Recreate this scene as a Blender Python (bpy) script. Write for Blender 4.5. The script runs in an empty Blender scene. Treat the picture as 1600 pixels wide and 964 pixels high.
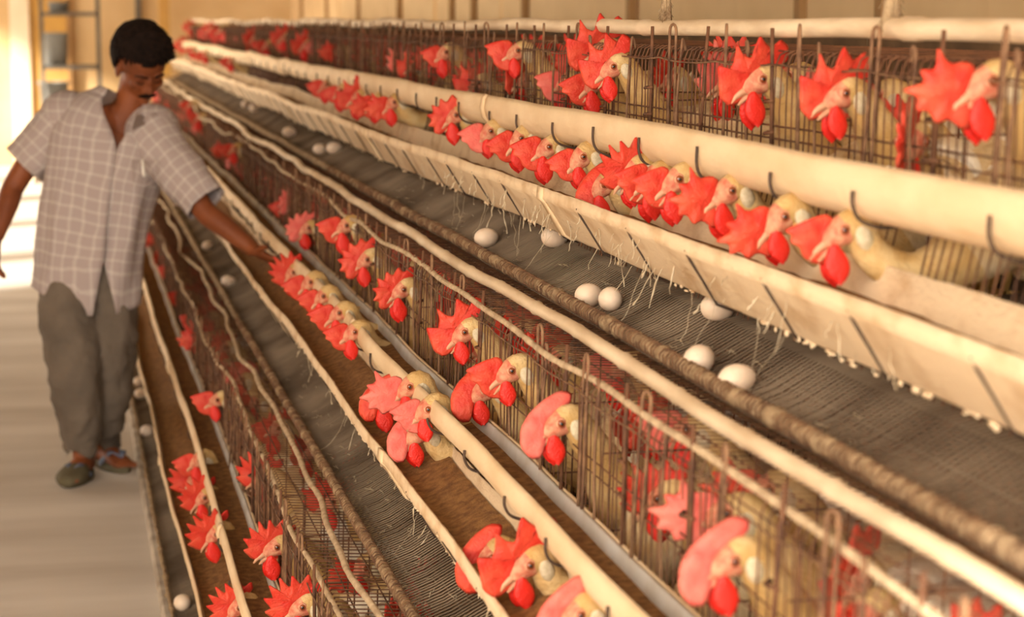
import bpy, bmesh, math, random
from mathutils import Vector, Matrix, noise
R = random.Random(7)
PI = math.pi
C = bpy.context.scene.collection
SC = bpy.context.scene

# ---------------------------------------------------------------- camera
F = 3200.0                       # focal length in pixels of the 1600 px frame
VPX, VPY = 98.0, 30.0            # where the cage rows vanish
HC = 1.624                       # camera height
PHI = math.atan((482 - VPY) / F)
PSI = math.atan((800 - VPX) / F * math.cos(PHI))
cd = bpy.data.cameras.new('camera'); cam = bpy.data.objects.new('camera', cd); C.objects.link(cam)
cam.location = (0, 0, HC)
cam.rotation_euler = (PI / 2 - PHI, 0, -PSI)
cd.sensor_width = 36; cd.lens = 36 * F / 1600
cd.clip_start = .05; cd.clip_end = 200
cd.dof.use_dof = True; cd.dof.focus_distance = 3.95; cd.dof.aperture_fstop = 4.4
SC.camera = cam

# ---------------------------------------------------------------- light
w = bpy.data.worlds.new('world'); SC.world = w; w.use_nodes = True
bg = w.node_tree.nodes['Background']; bg.inputs[0].default_value = (1.0, .90, .77, 1); bg.inputs[1].default_value = 3.3
sd = bpy.data.lights.new('sun', 'SUN'); sun = bpy.data.objects.new('sun', sd); C.objects.link(sun)
sd.energy = 8; sd.angle = math.radians(4); sd.color = (1, .93, .80)
sun.rotation_euler = Vector((.75, .42, -.38)).to_track_quat('-Z', 'Y').to_euler()
ad = bpy.data.lights.new('near_cage_fill', 'AREA'); al = bpy.data.objects.new('near_cage_fill', ad); C.objects.link(al)  # fill lamp added to brighten the near cages, inside the closed left wall
ad.shape = 'RECTANGLE'; ad.size = 7; ad.size_y = 2.4; ad.energy = 150; ad.color = (1, .93, .82)
al.location = (-3.0, .2, 2.5)
al.rotation_euler = (Vector((1.0, 4.5, .7)) - Vector(al.location)).to_track_quat('-Z', 'Y').to_euler()
SC.view_settings.view_transform = 'Standard'; SC.view_settings.look = 'None'
SC.view_settings.exposure = 0.95; SC.view_settings.gamma = 1
SC.view_settings.use_curve_mapping = False

# ---------------------------------------------------------------- coordinates
CP, SP, CS, SS = math.cos(PHI), math.sin(PHI), math.cos(PSI), math.sin(PSI)
def Q(xp, zp):                   # section coordinates (right, down from eye) -> world X, Z
    zz = zp / 1.01
    return (xp - .0307 * zz) / 1.023, HC - zz
def V3(xp, zp, Y):
    a, b = Q(xp, zp); return Vector((a, Y, b))
def Yd(xp, zp, depth):
    a, b = Q(xp, zp)
    return (depth - SS * CP * a - SP * (HC - b)) / (CS * CP)
def pix(px, py, xp):             # a pixel of a thing standing at section offset xp
    d = F * xp / (px - VPX); zp = (py - VPY) * d / F
    return V3(xp, zp, Yd(xp, zp, d)), zp
RT = Vector((CS, -SS, 0)); FW = Vector((SS * CP, CS * CP, -SP)); UP = RT.cross(FW)
def P(px, py, d):
    return Vector((0, 0, HC)) + FW * d + RT * ((px - 800) / F * d) + UP * (-(py - 482) / F * d)

# ---------------------------------------------------------------- helpers
def lin(c): return tuple(((x / 255) / 12.92 if x / 255 < .04045 else ((x / 255 + .055) / 1.055) ** 2.4) for x in c) + (1,)
def mat(name, c1, c2=None, scale=8, rough=.75, bump=0, bscale=None, stretch=(1, 1, 1), sss=0, mid=(.35, .65), spec=.3, metal=0):
    m = bpy.data.materials.new(name); m.use_nodes = True
    nt = m.node_tree; b = nt.nodes['Principled BSDF']; L = nt.links.new
    b.inputs['Roughness'].default_value = rough; b.inputs['Specular IOR Level'].default_value = spec
    b.inputs['Base Color'].default_value = lin(c1); b.inputs['Metallic'].default_value = metal
    tc = nt.nodes.new('ShaderNodeTexCoord'); mp = nt.nodes.new('ShaderNodeMapping'); mp.inputs['Scale'].default_value = stretch
    L(tc.outputs['Object'], mp.inputs[0])
    if c2:
        n = nt.nodes.new('ShaderNodeTexNoise'); n.inputs['Scale'].default_value = scale; n.inputs['Detail'].default_value = 5
        L(mp.outputs[0], n.inputs['Vector'])
        r = nt.nodes.new('ShaderNodeValToRGB'); r.color_ramp.elements[0].position = mid[0]; r.color_ramp.elements[1].position = mid[1]
        r.color_ramp.elements[0].color = lin(c1); r.color_ramp.elements[1].color = lin(c2)
        L(n.outputs['Fac'], r.inputs[0]); L(r.outputs[0], b.inputs['Base Color'])
    if bump:
        n2 = nt.nodes.new('ShaderNodeTexNoise'); n2.inputs['Scale'].default_value = bscale or scale * 4; n2.inputs['Detail'].default_value = 4
        L(mp.outputs[0], n2.inputs['Vector'])
        bp = nt.nodes.new('ShaderNodeBump'); bp.inputs['Strength'].default_value = bump; bp.inputs['Distance'].default_value = .004
        L(n2.outputs['Fac'], bp.inputs['Height']); L(bp.outputs[0], b.inputs['Normal'])
    if sss:
        b.inputs['Subsurface Weight'].default_value = sss; b.inputs['Subsurface Radius'].default_value = (.02, .006, .004)
        b.inputs['Subsurface Scale'].default_value = .5
    return m

M = dict(
    wall=mat('beige_board', (228, 198, 152), (212, 180, 134), 1.5, .85),
    seam=mat('wall_batten', (176, 138, 92), (156, 118, 76), 5, .8),
    farwall=mat('far_wall_plaster', (226, 196, 150), (206, 172, 124), 1.2, .9),
    yellow=mat('ochre_paint', (206, 160, 84), (186, 142, 78), 3, .8),
    column=mat('whitewashed_column', (240, 226, 200), (226, 206, 176), 2, .9),
    floor=mat('concrete_floor', (214, 208, 200), (190, 182, 172), 1.3, .85, .3, 30, (.5, 2.2, 1)),
    curb=mat('kerb_concrete', (205, 195, 180), (160, 146, 130), 12, .9, .6, 60),
    pit=mat('pit_earth', (92, 74, 56), (66, 52, 40), 5, 1, .5),
    roof=mat('roof_sheet', (170, 150, 120), (150, 130, 100), 2, .8),
    steel=mat('grey_steel', (110, 104, 96), (90, 84, 76), 5, .6),
    tray=mat('grey_tray', (150, 150, 146), (130, 128, 122), 5, .8),
    trough=mat('dusty_cream_plastic', (230, 206, 170), (214, 184, 144), 14, .7, .5, 90, (1, .4, 1), mid=(.35, .72)),
    troughd=mat('dusty_cream_plastic_stained', (230, 206, 172), (196, 162, 122), 16, .8, .6, 110, (1, .6, 1), mid=(.48, .72)),
    inner=mat('pale_trough_wall', (214, 212, 208), (190, 182, 170), 10, .6, .2, 60),
    feed=mat('brown_mash', (150, 108, 62), (112, 76, 42), 60, 1, 1.0, 260),
    wire=mat('rusty_wire', (122, 82, 56), (78, 52, 38), 30, .75, .5, 200),
    wirel=mat('dusty_wire', (138, 104, 76), (92, 64, 48), 40, .85, .5, 200),
    wiref=mat('dusty_floor_wire', (138, 120, 100), (96, 80, 64), 5, .85),
    hook=mat('black_hook', (58, 46, 38), (82, 62, 48), 60, .6),
    bamboo=mat('bamboo', (228, 208, 178), (198, 174, 142), 22, .6, .4, 90, (1, .25, 1)),
    rope=mat('dusty_rope', (172, 148, 116), (128, 104, 78), 45, 1, 1.0, 220),
    cord=mat('pale_cord', (206, 184, 152), (170, 146, 118), 40, .9, .8, 200),
    web=mat('dusty_cobweb', (214, 198, 170), (180, 160, 130), 40, 1),
    board=mat('dropping_board', (112, 88, 62), (80, 62, 44), 6, 1, .4),
    comb=mat('red_comb', (196, 46, 32), (212, 88, 62), 26, .5, .55, 240, sss=.25, mid=(.4, .7), spec=.35),
    combp=mat('pink_comb', (208, 84, 76), (220, 120, 106), 24, .55, .5, 240, sss=.25, spec=.3),
    wattle=mat('red_wattle', (204, 22, 14), (216, 42, 28), 30, .45, .5, 260, sss=.25, spec=.4),
    skin=mat('hen_face_skin', (206, 150, 118), (188, 100, 78), 90, .6, .4, 300, sss=.1),
    lobe=mat('white_ear_lobe', (206, 192, 164), (184, 168, 136), 120, .5, .5, 300),
    beak=mat('horn_beak', (206, 160, 126), (180, 126, 96), 60, .4),
    iris=mat('eye_iris', (132, 66, 36), None, rough=.15, spec=.6),
    pupil=mat('eye_pupil', (20, 14, 12), None, rough=.1, spec=.8),
    feather=mat('cream_feathers', (222, 202, 164), (184, 148, 96), 16, .9, .9, 130, (1, 1, 1), mid=(.38, .72)),
    featherw=mat('white_feathers', (240, 232, 214), (206, 184, 148), 14, .9, .8, 110, mid=(.4, .75)),
    nape=mat('tan_nape_feathers', (184, 148, 92), (208, 180, 132), 22, .9, .9, 150, mid=(.4, .7)),
    leg=mat('yellow_leg', (216, 180, 110), (190, 150, 90), 40, .6),
    egg=mat('egg_shell', (228, 210, 190), (214, 188, 162), 8, .45, .1, 300, sss=.05),
    mskin=mat('brown_skin', (138, 76, 42), (112, 60, 34), 9, .55, sss=.05),
    hair=mat('black_hair', (22, 15, 12), (36, 25, 20), 60, .9, 1.0, 160, spec=.1),
    pants=mat('grey_trousers', (112, 100, 88), (92, 82, 72), 6, .95, .3, 40),
    sole=mat('olive_sandal', (96, 88, 66), (80, 72, 54), 12, .8),
    strap=mat('blue_grey_strap', (112, 120, 140), (92, 98, 116), 20, .7),
    pen=mat('white_pen', (240, 236, 226), None, rough=.4),
)

def shirt_mat():
    m = bpy.data.materials.new('checked_shirt_cloth'); m.use_nodes = True
    nt = m.node_tree; b = nt.nodes['Principled BSDF']; L = nt.links.new
    b.inputs['Roughness'].default_value = .95; b.inputs['Specular IOR Level'].default_value = .1
    uv = nt.nodes.new('ShaderNodeUVMap'); sep = nt.nodes.new('ShaderNodeSeparateXYZ'); L(uv.outputs[0], sep.inputs[0])
    tcn = nt.nodes.new('ShaderNodeTexNoise'); tcn.inputs['Scale'].default_value = 7; L(uv.outputs[0], tcn.inputs['Vector'])
    mx = nt.nodes.new('ShaderNodeVectorMath'); mx.operation = 'MULTIPLY_ADD'; mx.inputs[1].default_value = (.035, .035, 0); L(tcn.outputs['Color'], mx.inputs[0]); L(uv.outputs[0], mx.inputs[2]); L(mx.outputs[0], sep.inputs[0])
    def line(sock, n, wdt):
        a = nt.nodes.new('ShaderNodeMath'); a.operation = 'MULTIPLY'; L(sock, a.inputs[0]); a.inputs[1].default_value = n
        f = nt.nodes.new('ShaderNodeMath'); f.operation = 'FRACT'; L(a.outputs[0], f.inputs[0])
        l = nt.nodes.new('ShaderNodeMath'); l.operation = 'LESS_THAN'; L(f.outputs[0], l.inputs[0]); l.inputs[1].default_value = wdt
        return l.outputs[0]
    u, v = line(sep.outputs[0], 25, .22), line(sep.outputs[1], 25, .22)
    s = nt.nodes.new('ShaderNodeMath'); s.operation = 'ADD'; L(u, s.inputs[0]); L(v, s.inputs[1])
    r = nt.nodes.new('ShaderNodeValToRGB'); e = r.color_ramp.elements
    e[0].color = lin((166, 152, 148)); e[1].color = lin((192, 182, 176))
    m2 = nt.nodes.new('ShaderNodeMath'); m2.operation = 'MULTIPLY'; L(s.outputs[0], m2.inputs[0]); m2.inputs[1].default_value = .5
    L(m2.outputs[0], r.inputs[0]); L(r.outputs[0], b.inputs['Base Color'])
    return m
M['shirt'] = shirt_mat()

def obj(name, bm, m, parent=None, smooth=True, loc=None):
    me = bpy.data.meshes.new(name); bm.normal_update(); bm.to_mesh(me); bm.free()
    if smooth:
        for p in me.polygons: p.use_smooth = True
    for x in (m if isinstance(m, (list, tuple)) else [m]): me.materials.append(x)
    o = bpy.data.objects.new(name, me); C.objects.link(o)
    if parent: o.parent = parent
    if loc: o.location = loc
    return o
def thing(name, label, cat, loc=(0, 0, 0), group=None):
    o = bpy.data.objects.new(name, None); C.objects.link(o); o.location = loc
    o.empty_display_size = .1
    return tag(o, label, cat, group)
def tag(o, label, cat, group=None):
    o['label'] = label; o['category'] = cat
    if group: o['group'] = group
    return o
def stuff(o): o['kind'] = 'stuff'; return o
def struct(name, bm, m, smooth=False):
    o = obj(name, bm, m, smooth=smooth); o['kind'] = 'structure'; return o
def box(bm, a, b):
    a, b = Vector(a), Vector(b)
    vs = [bm.verts.new((x, y, z)) for x in (a.x, b.x) for y in (a.y, b.y) for z in (a.z, b.z)]
    for f in ((0, 1, 3, 2), (4, 6, 7, 5), (0, 4, 5, 1), (2, 3, 7, 6), (0, 2, 6, 4), (1, 5, 7, 3)):
        bm.faces.new([vs[i] for i in f])
def ell(bm, c, r, seg=14, rings=9, mtx=None):
    c = Vector(c); mt = Matrix.Translation(c) @ (mtx.to_4x4() if mtx else Matrix()) @ Matrix.Diagonal((r[0], r[1], r[2], 1))
    bmesh.ops.create_uvsphere(bm, u_segments=seg, v_segments=rings, radius=1, matrix=mt)
def tube(bm, pts, r, seg=6, cap=True, rf=None):
    pts = [Vector(p) for p in pts]; n = len(pts); rings = []
    prev = None
    for i, p in enumerate(pts):
        t = (pts[min(i + 1, n - 1)] - pts[max(i - 1, 0)])
        t = t.normalized() if t.length > 1e-9 else Vector((0, 0, 1))
        if prev is None:
            a = t.cross(Vector((0, 0, 1)))
            if a.length < .1: a = t.cross(Vector((1, 0, 0)))
        else: a = prev - t * prev.dot(t)
        a.normalize(); prev = a; b = t.cross(a)
        rr = rf(i) if rf else r
        rings.append([bm.verts.new(p + (a * math.cos(k * 2 * PI / seg) + b * math.sin(k * 2 * PI / seg)) * rr) for k in range(seg)])
    for i in range(n - 1):
        for k in range(seg):
            bm.faces.new((rings[i][k], rings[i][(k + 1) % seg], rings[i + 1][(k + 1) % seg], rings[i + 1][k]))
    if cap:
        bm.faces.new(rings[0][::-1]); bm.faces.new(rings[-1])
def cr(pts, n):                 # Catmull-Rom resampling of tuples
    out = []; m = len(pts)
    for i in range(m - 1):
        p0, p1, p2, p3 = pts[max(i - 1, 0)], pts[i], pts[i + 1], pts[min(i + 2, m - 1)]
        for k in range(n):
            t = k / n
            out.append(tuple(.5 * (2 * b + (c - a) * t + (2 * a - 5 * b + 4 * c - d) * t * t + (3 * b - a - 3 * c + d) * t ** 3) for a, b, c, d in zip(p0, p1, p2, p3)))
    out.append(tuple(pts[-1])); return out
def nz(x, y, z=0.0): return noise.noise(Vector((x, y, z)))

# ---------------------------------------------------------------- cage geometry (section coordinates)
Y0, Y1 = 1.5, 18.6
LA = [None, (.3175, 1.3655), (.635, .851), (.9525, .336)]       # lips of the lower troughs
LB = [None, (.3825, 1.215), (.702, .722), (1.0175, .184)]       # lips of the upper troughs
FR = [None, (.4825, 1.07), (.80, .550), (1.1175, .052)]         # front top corner of the cages
TP = [None, (.560, 1.046), (.858, .527), (1.150, .016)]         # pole lying on the cage roof
TIER = [None, 'bottom', 'middle', 'top']
def wob(seed, Y, amp=1.0):       # how a long trough sags and sways
    amp *= 1 + .16 * max(0, min(Y, 12) - 4.2)
    return (amp * .010 * nz(Y * .9, seed * 7.3) + amp * .004 * nz(Y * 3.1, seed * 3.7), amp * .009 * nz(Y * .8, seed * 5.1 + 40) + amp * .004 * nz(Y * 2.7, seed + 9))

def extr(profile, seed, ya, yb, step, amp=1.0, rough=0.0, closed=True):
    bm = bmesh.new(); prev = None; n = max(2, int((yb - ya) / step))
    for i in range(n + 1):
        Y = ya + (yb - ya) * i / n; wx, wz = wob(seed, Y, amp)
        ring = []
        for j, (x, z) in enumerate(profile):
            rx = rough * nz(Y * 22, j * 1.7, seed) ; rz = rough * nz(Y * 27, j * 1.3 + 30, seed)
            ring.append(bm.verts.new(V3(x + wx + rx, z + wz + rz, Y)))
        if prev:
            m = len(ring)
            for j in range(m if closed else m - 1):
                bm.faces.new((prev[j], prev[(j + 1) % m], ring[(j + 1) % m], ring[j]))
        elif closed: bm.faces.new(ring[::-1])
        prev = ring
    if closed: bm.faces.new(prev)
    bmesh.ops.recalc_face_normals(bm, faces=bm.faces)
    return bm
def sheet(path, th):             # closed profile of a bent sheet of thickness th
    n = len(path); inn = []
    for i in range(n):
        a, b = path[max(i - 1, 0)], path[min(i + 1, n - 1)]
        dx, dz = b[0] - a[0], b[1] - a[1]; l = math.hypot(dx, dz)
        inn.append((path[i][0] + dz / l * th, path[i][1] - dx / l * th))
    return path + inn[::-1]

# ================================================================ SETTING
bm = bmesh.new(); box(bm, (-9, -4, -.1), (Q(.272, 1.64)[0], 40, 0)); fl = struct('floor', bm, M['floor'])
bm = bmesh.new(); box(bm, (Q(.30, 1.64)[0], -4, -.5), (2.6, 24, -.12)); struct('trim_1', bm, M['pit'])
bm = extr([(.270, 1.66), (.270, 1.612), (.276, 1.606), (.300, 1.606), (.305, 1.612), (.305, 1.75), (.270, 1.75)], 3, 1, 22, .25, .6, .002)
o = struct('trim_2', bm, M['curb'])
# right wall: boards with battens
XW = 2.55
wr = bpy.data.objects.new('wall_right', None); C.objects.link(wr); wr['kind'] = 'structure'
me_b = None; yb = -2.0; k = 0
pm = bmesh.new(); box(pm, (0, .006, 0), (.04, .734, 3.5)); bmesh.ops.bevel(pm, geom=pm.edges[:], offset=.004, segments=1)
pan = obj('wall_panel', pm, M['wall'], wr, smooth=False, loc=(XW, -2, -.1))
bt = bmesh.new(); box(bt, (-.035, -.03, 0), (.0, .03, 3.5)); bat = obj('batten', bt, M['seam'], wr, smooth=False, loc=(XW, -2, -.1))
for i in range(1, 36):
    c = pan.copy(); C.objects.link(c); c.location = (XW + R.uniform(-.01, .01), -2 + .74 * i, -.1)
    if i % 3 == 0 or i in (4, 11, 20):
        c = bat.copy(); C.objects.link(c); c.location = (XW, -2 + .74 * i, -.1)
# far wall
YF = 23.5
bm = bmesh.new(); box(bm, (-9, YF, -.1), (XW + .05, YF + .2, 3.6)); struct('wall_back', bm, M['farwall'])
bm = bmesh.new(); box(bm, (-4.6, -.9, 3.4), (XW + .1, YF + .2, 3.5)); struct('ceiling', bm, M['roof'])  # unseen roof; near end placed to stop the sun yet admit sky light
# left side of the shed: near wall added to keep the sun off, columns further on (outside the frame)
bm = bmesh.new(); box(bm, (-4.5, -4, 0), (-4.3, 10.5, 3.4)); struct('wall_left_sunblock', bm, M['farwall'])
for i, yy in enumerate((12.2, 14.6, 17.0, 19.4, 21.8)):
    bm = bmesh.new(); box(bm, (-4.5, yy - .15, 0), (-4.2, yy + .15, 3.4)); bmesh.ops.bevel(bm, geom=bm.edges[:], offset=.015, segments=1)
    struct('trim_%d' % (3 + i), bm, M['column'])
# white column seen at the left edge, red-brown reveal beside it
a = P(18, 40, 21.0); b = P(47, 40, 21.0)
bm = bmesh.new(); box(bm, (a.x, 21, 0), (b.x, 21.3, 3.4)); bmesh.ops.bevel(bm, geom=bm.edges[:], offset=.012, segments=2)
struct('trim_8', bm, M['column'])
# ochre panel in the far wall
def fx(px): return P(px, 40, 23.3).x
def fz(py): return P(100, py, 23.0).z
d1 = bpy.data.objects.new('door_1', None); C.objects.link(d1); d1['kind'] = 'structure'
bm = bmesh.new(); box(bm, (fx(50), YF - .06, 0), (fx(104), YF, 2.3)); obj('door_leaf', bm, M['yellow'], d1, False)
bm = bmesh.new(); box(bm, (fx(104), YF - .09, 0), (fx(110), YF, 2.36)); obj('door_frame', bm, M['seam'], d1, False)
bm = bmesh.new(); box(bm, (fx(44), YF - .09, 0), (fx(50), YF, 2.36)); obj('door_frame', bm, M['seam'], d1, False)
# steel rack with grey trays in front of it
yr = 22.4
rack = thing('storage_rack', 'open grey steel rack against the ochre door at the far end', 'rack', (fx(100), yr, 0))
def local(bm, o): bmesh.ops.translate(bm, verts=bm.verts, vec=-Vector(o.location)); return bm
for px in (66, 153):
    for dy in (0, .35):
        bm = bmesh.new(); x = P(px, 60, 22.3).x; box(bm, (x - .02, yr + dy - .02, 0), (x + .02, yr + dy + .02, 2.1)); obj('upright', local(bm, rack), M['steel'], rack, False)
for py in (22, 104, 190):
    z = P(100, py, 22.1).z; bm = bmesh.new(); box(bm, (P(66, 60, 22.3).x, yr - .02, z - .02), (P(153, 60, 22.3).x, yr + .37, z + .02)); obj('shelf', local(bm, rack), M['steel'], rack, False)
for i, (px, py, wpx, hpx, lb) in enumerate(((88, 104, 42, 50, 'grey plastic tub on the middle shelf of the far steel rack'), (92, 22, 36, 16, 'grey plastic tub on the top shelf of the far steel rack'), (86, 190, 48, 60, 'grey plastic tub on the bottom shelf of the far steel rack'))):
    c = P(px, py, 22.1); sc = 22.1 / F; ww, hh = wpx * sc / 2, hpx * sc; z0 = c.z + .02
    bm = bmesh.new(); pr = [(.0, .8), (1, .92), (1, 1.05), (.97, 1.05), (.94, .95)]
    rings = []
    for (h, s) in pr:
        rings.append([bm.verts.new((ww * s * math.cos(t * PI / 8), ww * .8 * s * math.sin(t * PI / 8), h * hh)) for t in range(16)])
    for q in range(len(rings) - 1):
        for t in range(16): bm.faces.new((rings[q][t], rings[q][(t + 1) % 16], rings[q + 1][(t + 1) % 16], rings[q + 1][t]))
    bm.faces.new(rings[0][::-1])
    tag(obj('storage_tub', bm, M['tray'], loc=(c.x, yr + .17, z0)), lb, 'tub')
# ochre post behind the man's head
x = P(253, 20, 20.5).x
bm = bmesh.new(); box(bm, (x - .05, 20.5, 0), (x + .05, 20.6, 3.4)); struct('trim_9', bm, M['yellow'])
x = P(214, 20, 23.3).x
bm = bmesh.new(); box(bm, (x - .03, YF - .05, 0), (x + .03, YF, 3.4)); struct('trim_10', bm, M['steel'])

# ================================================================ TROUGHS
SEC = 2.43
HS = .335
def sections():
    ys = []; y = Y0
    while y < Y1 - .3: ys.append((y, min(y + SEC, Y1))); y += SEC
    return ys
def trough_a(k):
    lx, lz = LA[k]
    t = thing('feed_trough', {3: 'cream feed trough under the eggs-and-heads gap of the top tier, hanging over its egg shelf', 2: 'long cream feed trough with ragged dusty lip that the man reaches into', 1: 'lowest cream feed trough nearest the walkway floor'}[k], 'trough', V3(lx, lz, Y0))
    T0 = Vector(t.location)
    path = [(lx - .003, lz - .001), (lx - .005, lz + .020), (lx + .004, lz + .026), (lx + .046, lz + .092), (lx + .058, lz + .098), (lx + .078, lz + .096), (lx + .092, lz + .080), (lx + .112, lz - (.028 if k < 3 else .016))]
    for j, (a, b) in enumerate(sections()):
        bm = extr(sheet(path, -.004), k, a + (.004 if j else 0), b + .004, .035, 1.0, .0016)
        bmesh.ops.translate(bm, verts=bm.verts, vec=-T0)
        obj('trough_section', bm, M['troughd'] if k > 1 else M['trough'], t)
        if j:
            bm = extr(sheet([(x - .0015 * (1 if i < 5 else 0), z + (.001 if i > 3 else 0)) for i, (x, z) in enumerate(path[:6])], -.007), k, a - .02, a + .02, .02)
            bmesh.ops.translate(bm, verts=bm.verts, vec=-T0); obj('joint_band', bm, M['trough'], t)
    # feed
    bm = bmesh.new(); prev = None; n = 420
    cols = [(.013, .036), (.030, .038), (.048, .036), (.066, .032), (.085, .031), (.097, .031)] if k == 3 else [(.008, .026), (.030, .024), (.050, .016), (.070, .006), (.090, -.004), (.1035, -.008)]
    for i in range(n + 1):
        Y = Y0 + (Y1 - Y0) * i / n; wx, wz = wob(k, Y)
        ring = [bm.verts.new(V3(lx + x + wx, lz + z + wz + .007 * nz(Y * 2.2, k) + .004 * nz(Y * 20, x * 90, k), Y) - T0) for x, z in cols]
        if prev:
            for j in range(len(cols) - 1): bm.faces.new((prev[j], prev[j + 1], ring[j + 1], ring[j]))
        prev = ring
    stuff(obj('feed_mash', bm, M['feed'], t))
    # wire brackets lying on the outer wall
    y = Y0 + .12; first = None
    while y < Y1:
        yj = y + R.uniform(-.02, .02); wx, wz = wob(k, yj)
        bm = bmesh.new()
        tube(bm, [V3(lx + wx + x, lz + wz + z, yj + dy) - V3(lx, lz, yj) for x, z, dy in ((-.008, .016, .0), (-.0005, .030, 0), (.022, .064, -.004), (.046, .101, -.006), (.075, .112, -.006), (.112, .104, 0))], .0024, 5)
        o = obj('bracket', bm, M['hook'], t, loc=V3(lx, lz, yj) - T0)
        y += HS
    # dust clinging beneath the lip
    bm = bmesh.new()
    for i in range(900):
        Y = Y0 + (Y1 - Y0) * (i / 900) ** 1.6 + R.uniform(-.02, .02)
        if nz(Y * 3, k * 4.4) < -.08 or (k == 3 and R.random() < .5): continue
        wx, wz = wob(k, Y); q = R.choice((0, 0, 1)) if k < 3 else 1
        c = V3(lx + wx - .004 + (.052 if q else 0), lz + wz + (.100 if q else .024) + R.uniform(-.003, .004), Y) - T0
        bmesh.ops.create_icosphere(bm, subdivisions=1, radius=1, matrix=Matrix.Translation(c) @ Matrix.Diagonal((R.uniform(.0015, .0035), R.uniform(.003, .014), R.uniform(.0015, .006), 1)))
    stuff(obj('dust_crust', bm, M['troughd'], t))
    return t
def trough_b(k):
    lx, lz = LB[k]
    t = thing('upper_trough', {3: 'broad cream rounded trough with black hooks crossing before the top tier hens', 2: 'cream rounded trough with black hooks along the middle tier, above the hens feeding low', 1: 'narrow cream-edged upper trough of the bottom tier'}[k], 'trough', V3(lx, lz, Y0))
    T0 = Vector(t.location)
    g = {3: 1, 2: .82, 1: .75}[k]
    path = [(lx + .003, lz - .002), (lx - .003, lz + .006 * g), (lx - .006, lz + .026 * g), (lx - .001, lz + .046 * g), (lx + .012, lz + .062 * g), (lx + .030, lz + .070 * g), (lx + .055, lz + .070 * g), (lx + .074, lz + .064 * g), (lx + .083, lz + .046), (lx + .088, lz + .020)]
    for j, (a, b) in enumerate(sections()):
        a += .9 if j else 0; b = min(b + .9, Y1)
        if b - a < .1: continue
        bm = extr(sheet(path, -.0045), k + 10, a, b + .002, .045, .9, .0008)
        bmesh.ops.translate(bm, verts=bm.verts, vec=-T0)
        obj('trough_section', bm, M['trough'], t)
        if j:
            bm = extr(sheet([(x - .002, z) for x, z in path[:6]], -.008), k + 10, a - .015, a + .015, .015, .9)
            bmesh.ops.translate(bm, verts=bm.verts, vec=-T0); obj('joint_band', bm, M['trough'], t)
    prof = [(lx + .0865, lz + .022), (lx + .080, lz + .050), (lx + .0755, lz + .052), (lx + .0745, lz + .048), (lx + .079, lz + .022)]
    bm = extr(prof, k + 10, Y0, Y1, .08, .9); bmesh.ops.translate(bm, verts=bm.verts, vec=-T0)
    obj('inner_wall', bm, M['inner'], t)
    bm = bmesh.new(); prev = None
    for i in range(301):
        Y = Y0 + (Y1 - Y0) * i / 300; wx, wz = wob(k + 10, Y, .9)
        ring = [bm.verts.new(V3(lx + x + wx, lz + z + wz + .003 * nz(Y * 5, x * 60, k), Y) - T0) for x, z in ((.002, .040 * g + .006), (.02, .045 * g + .006), (.04, .048 * g + .006), (.06, .048 * g + .006), (.0775, .046 * g + .006))]
        if prev:
            for j in range(4): bm.faces.new((prev[j], prev[j + 1], ring[j + 1], ring[j]))
        prev = ring
    stuff(obj('feed_mash', bm, M['feed'], t))
    y = 1.75
    while y < Y1:
        yj = y + R.uniform(-.03, .03); wx, wz = wob(k + 10, yj, .9); s = R.uniform(.85, 1.1)
        bm = bmesh.new()
        pts = cr([(.06, .078 * g, 0), (.03, .080 * g, 0), (.0, .070 * g, 0), (-.012, .05 * g, 0), (-.013, (.03 - .012 * (s - .9) * 5) * g, 0)], 4)
        tube(bm, [V3(lx + wx + x, lz + wz + z, yj + dy) - V3(lx, lz, yj) for x, z, dy in pts], .0026, 6)
        obj('hook', bm, M['hook'], t, loc=V3(lx, lz, yj) - T0)
        y += HS
    return t
for k in (1, 2, 3): trough_a(k); trough_b(k)

# ================================================================ HENS (placed before the wires so the wires leave gaps)
def hen_list():
    # row, eye px, eye py, comb kind, pink, yaw (towards the camera), pitch, scale
    L = []
    a3 = [(285, 70, 0), (302, 77, 1), (322, 84, 2), (362, 94, 1), (510, 133, 1), (533, 141, 1), (560, 150, 0), (588, 158, 2), (614, 160, 2), (712, 180, 5), (765, 205, 1), (812, 216, 1), (855, 230, 1), (908, 245, 1), (943, 289, 3), (990, 265, 4), (1022, 276, 1), (1057, 280, 1), (1135, 298, 2), (1219, 338, 2), (1314, 359, 1)]
    b3 = [(298, 42, 0), (330, 45, 0), (345, 48, 1), (398, 58, 0), (418, 70, 1), (445, 58, 0), (478, 70, 0), (695, 82, 1), (808, 80, 1), (885, 128, 1), (930, 128, 1), (938, 78, 0), (956, 105, 0), (1184, 125, 0), (1312, 147, 0), (1540, 128, 2)]
    b2 = [(298, 163, 1), (312, 183, 1), (367, 232, 1), (480, 356, 5), (540, 352, 1), (572, 405, 5), (627, 452, 5), (725, 518, 0), (756, 609, 3), (797, 578, 1), (872, 660, 3), (1140, 873, 3)]
    a2 = [(457, 425, 4), (484, 440, 1), (505, 462, 1), (530, 488, 1), (552, 518, 1), (606, 619, 3), (640, 603, 2), (668, 638, 1), (653, 675, 3), (768, 868, 3), (822, 880, 0), (900, 957, 3)]
    b1 = [(340, 624, 1), (430, 853, 4), (472, 946, 4)]
    a1 = [(310, 718, 1), (304, 748, 4), (318, 776, 4), (336, 833, 4), (372, 947, 4)]
    for row, pts in (('a3', a3), ('b3', b3), ('b2', b2), ('a2', a2), ('b1', b1), ('a1', a1)):
        for p in pts: L.append((row,) + p)
    return L
XH = {'a3': 1.006, 'b3': 1.110, 'a2': .687, 'b2': .775, 'a1': .379, 'b1': .462}
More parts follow.
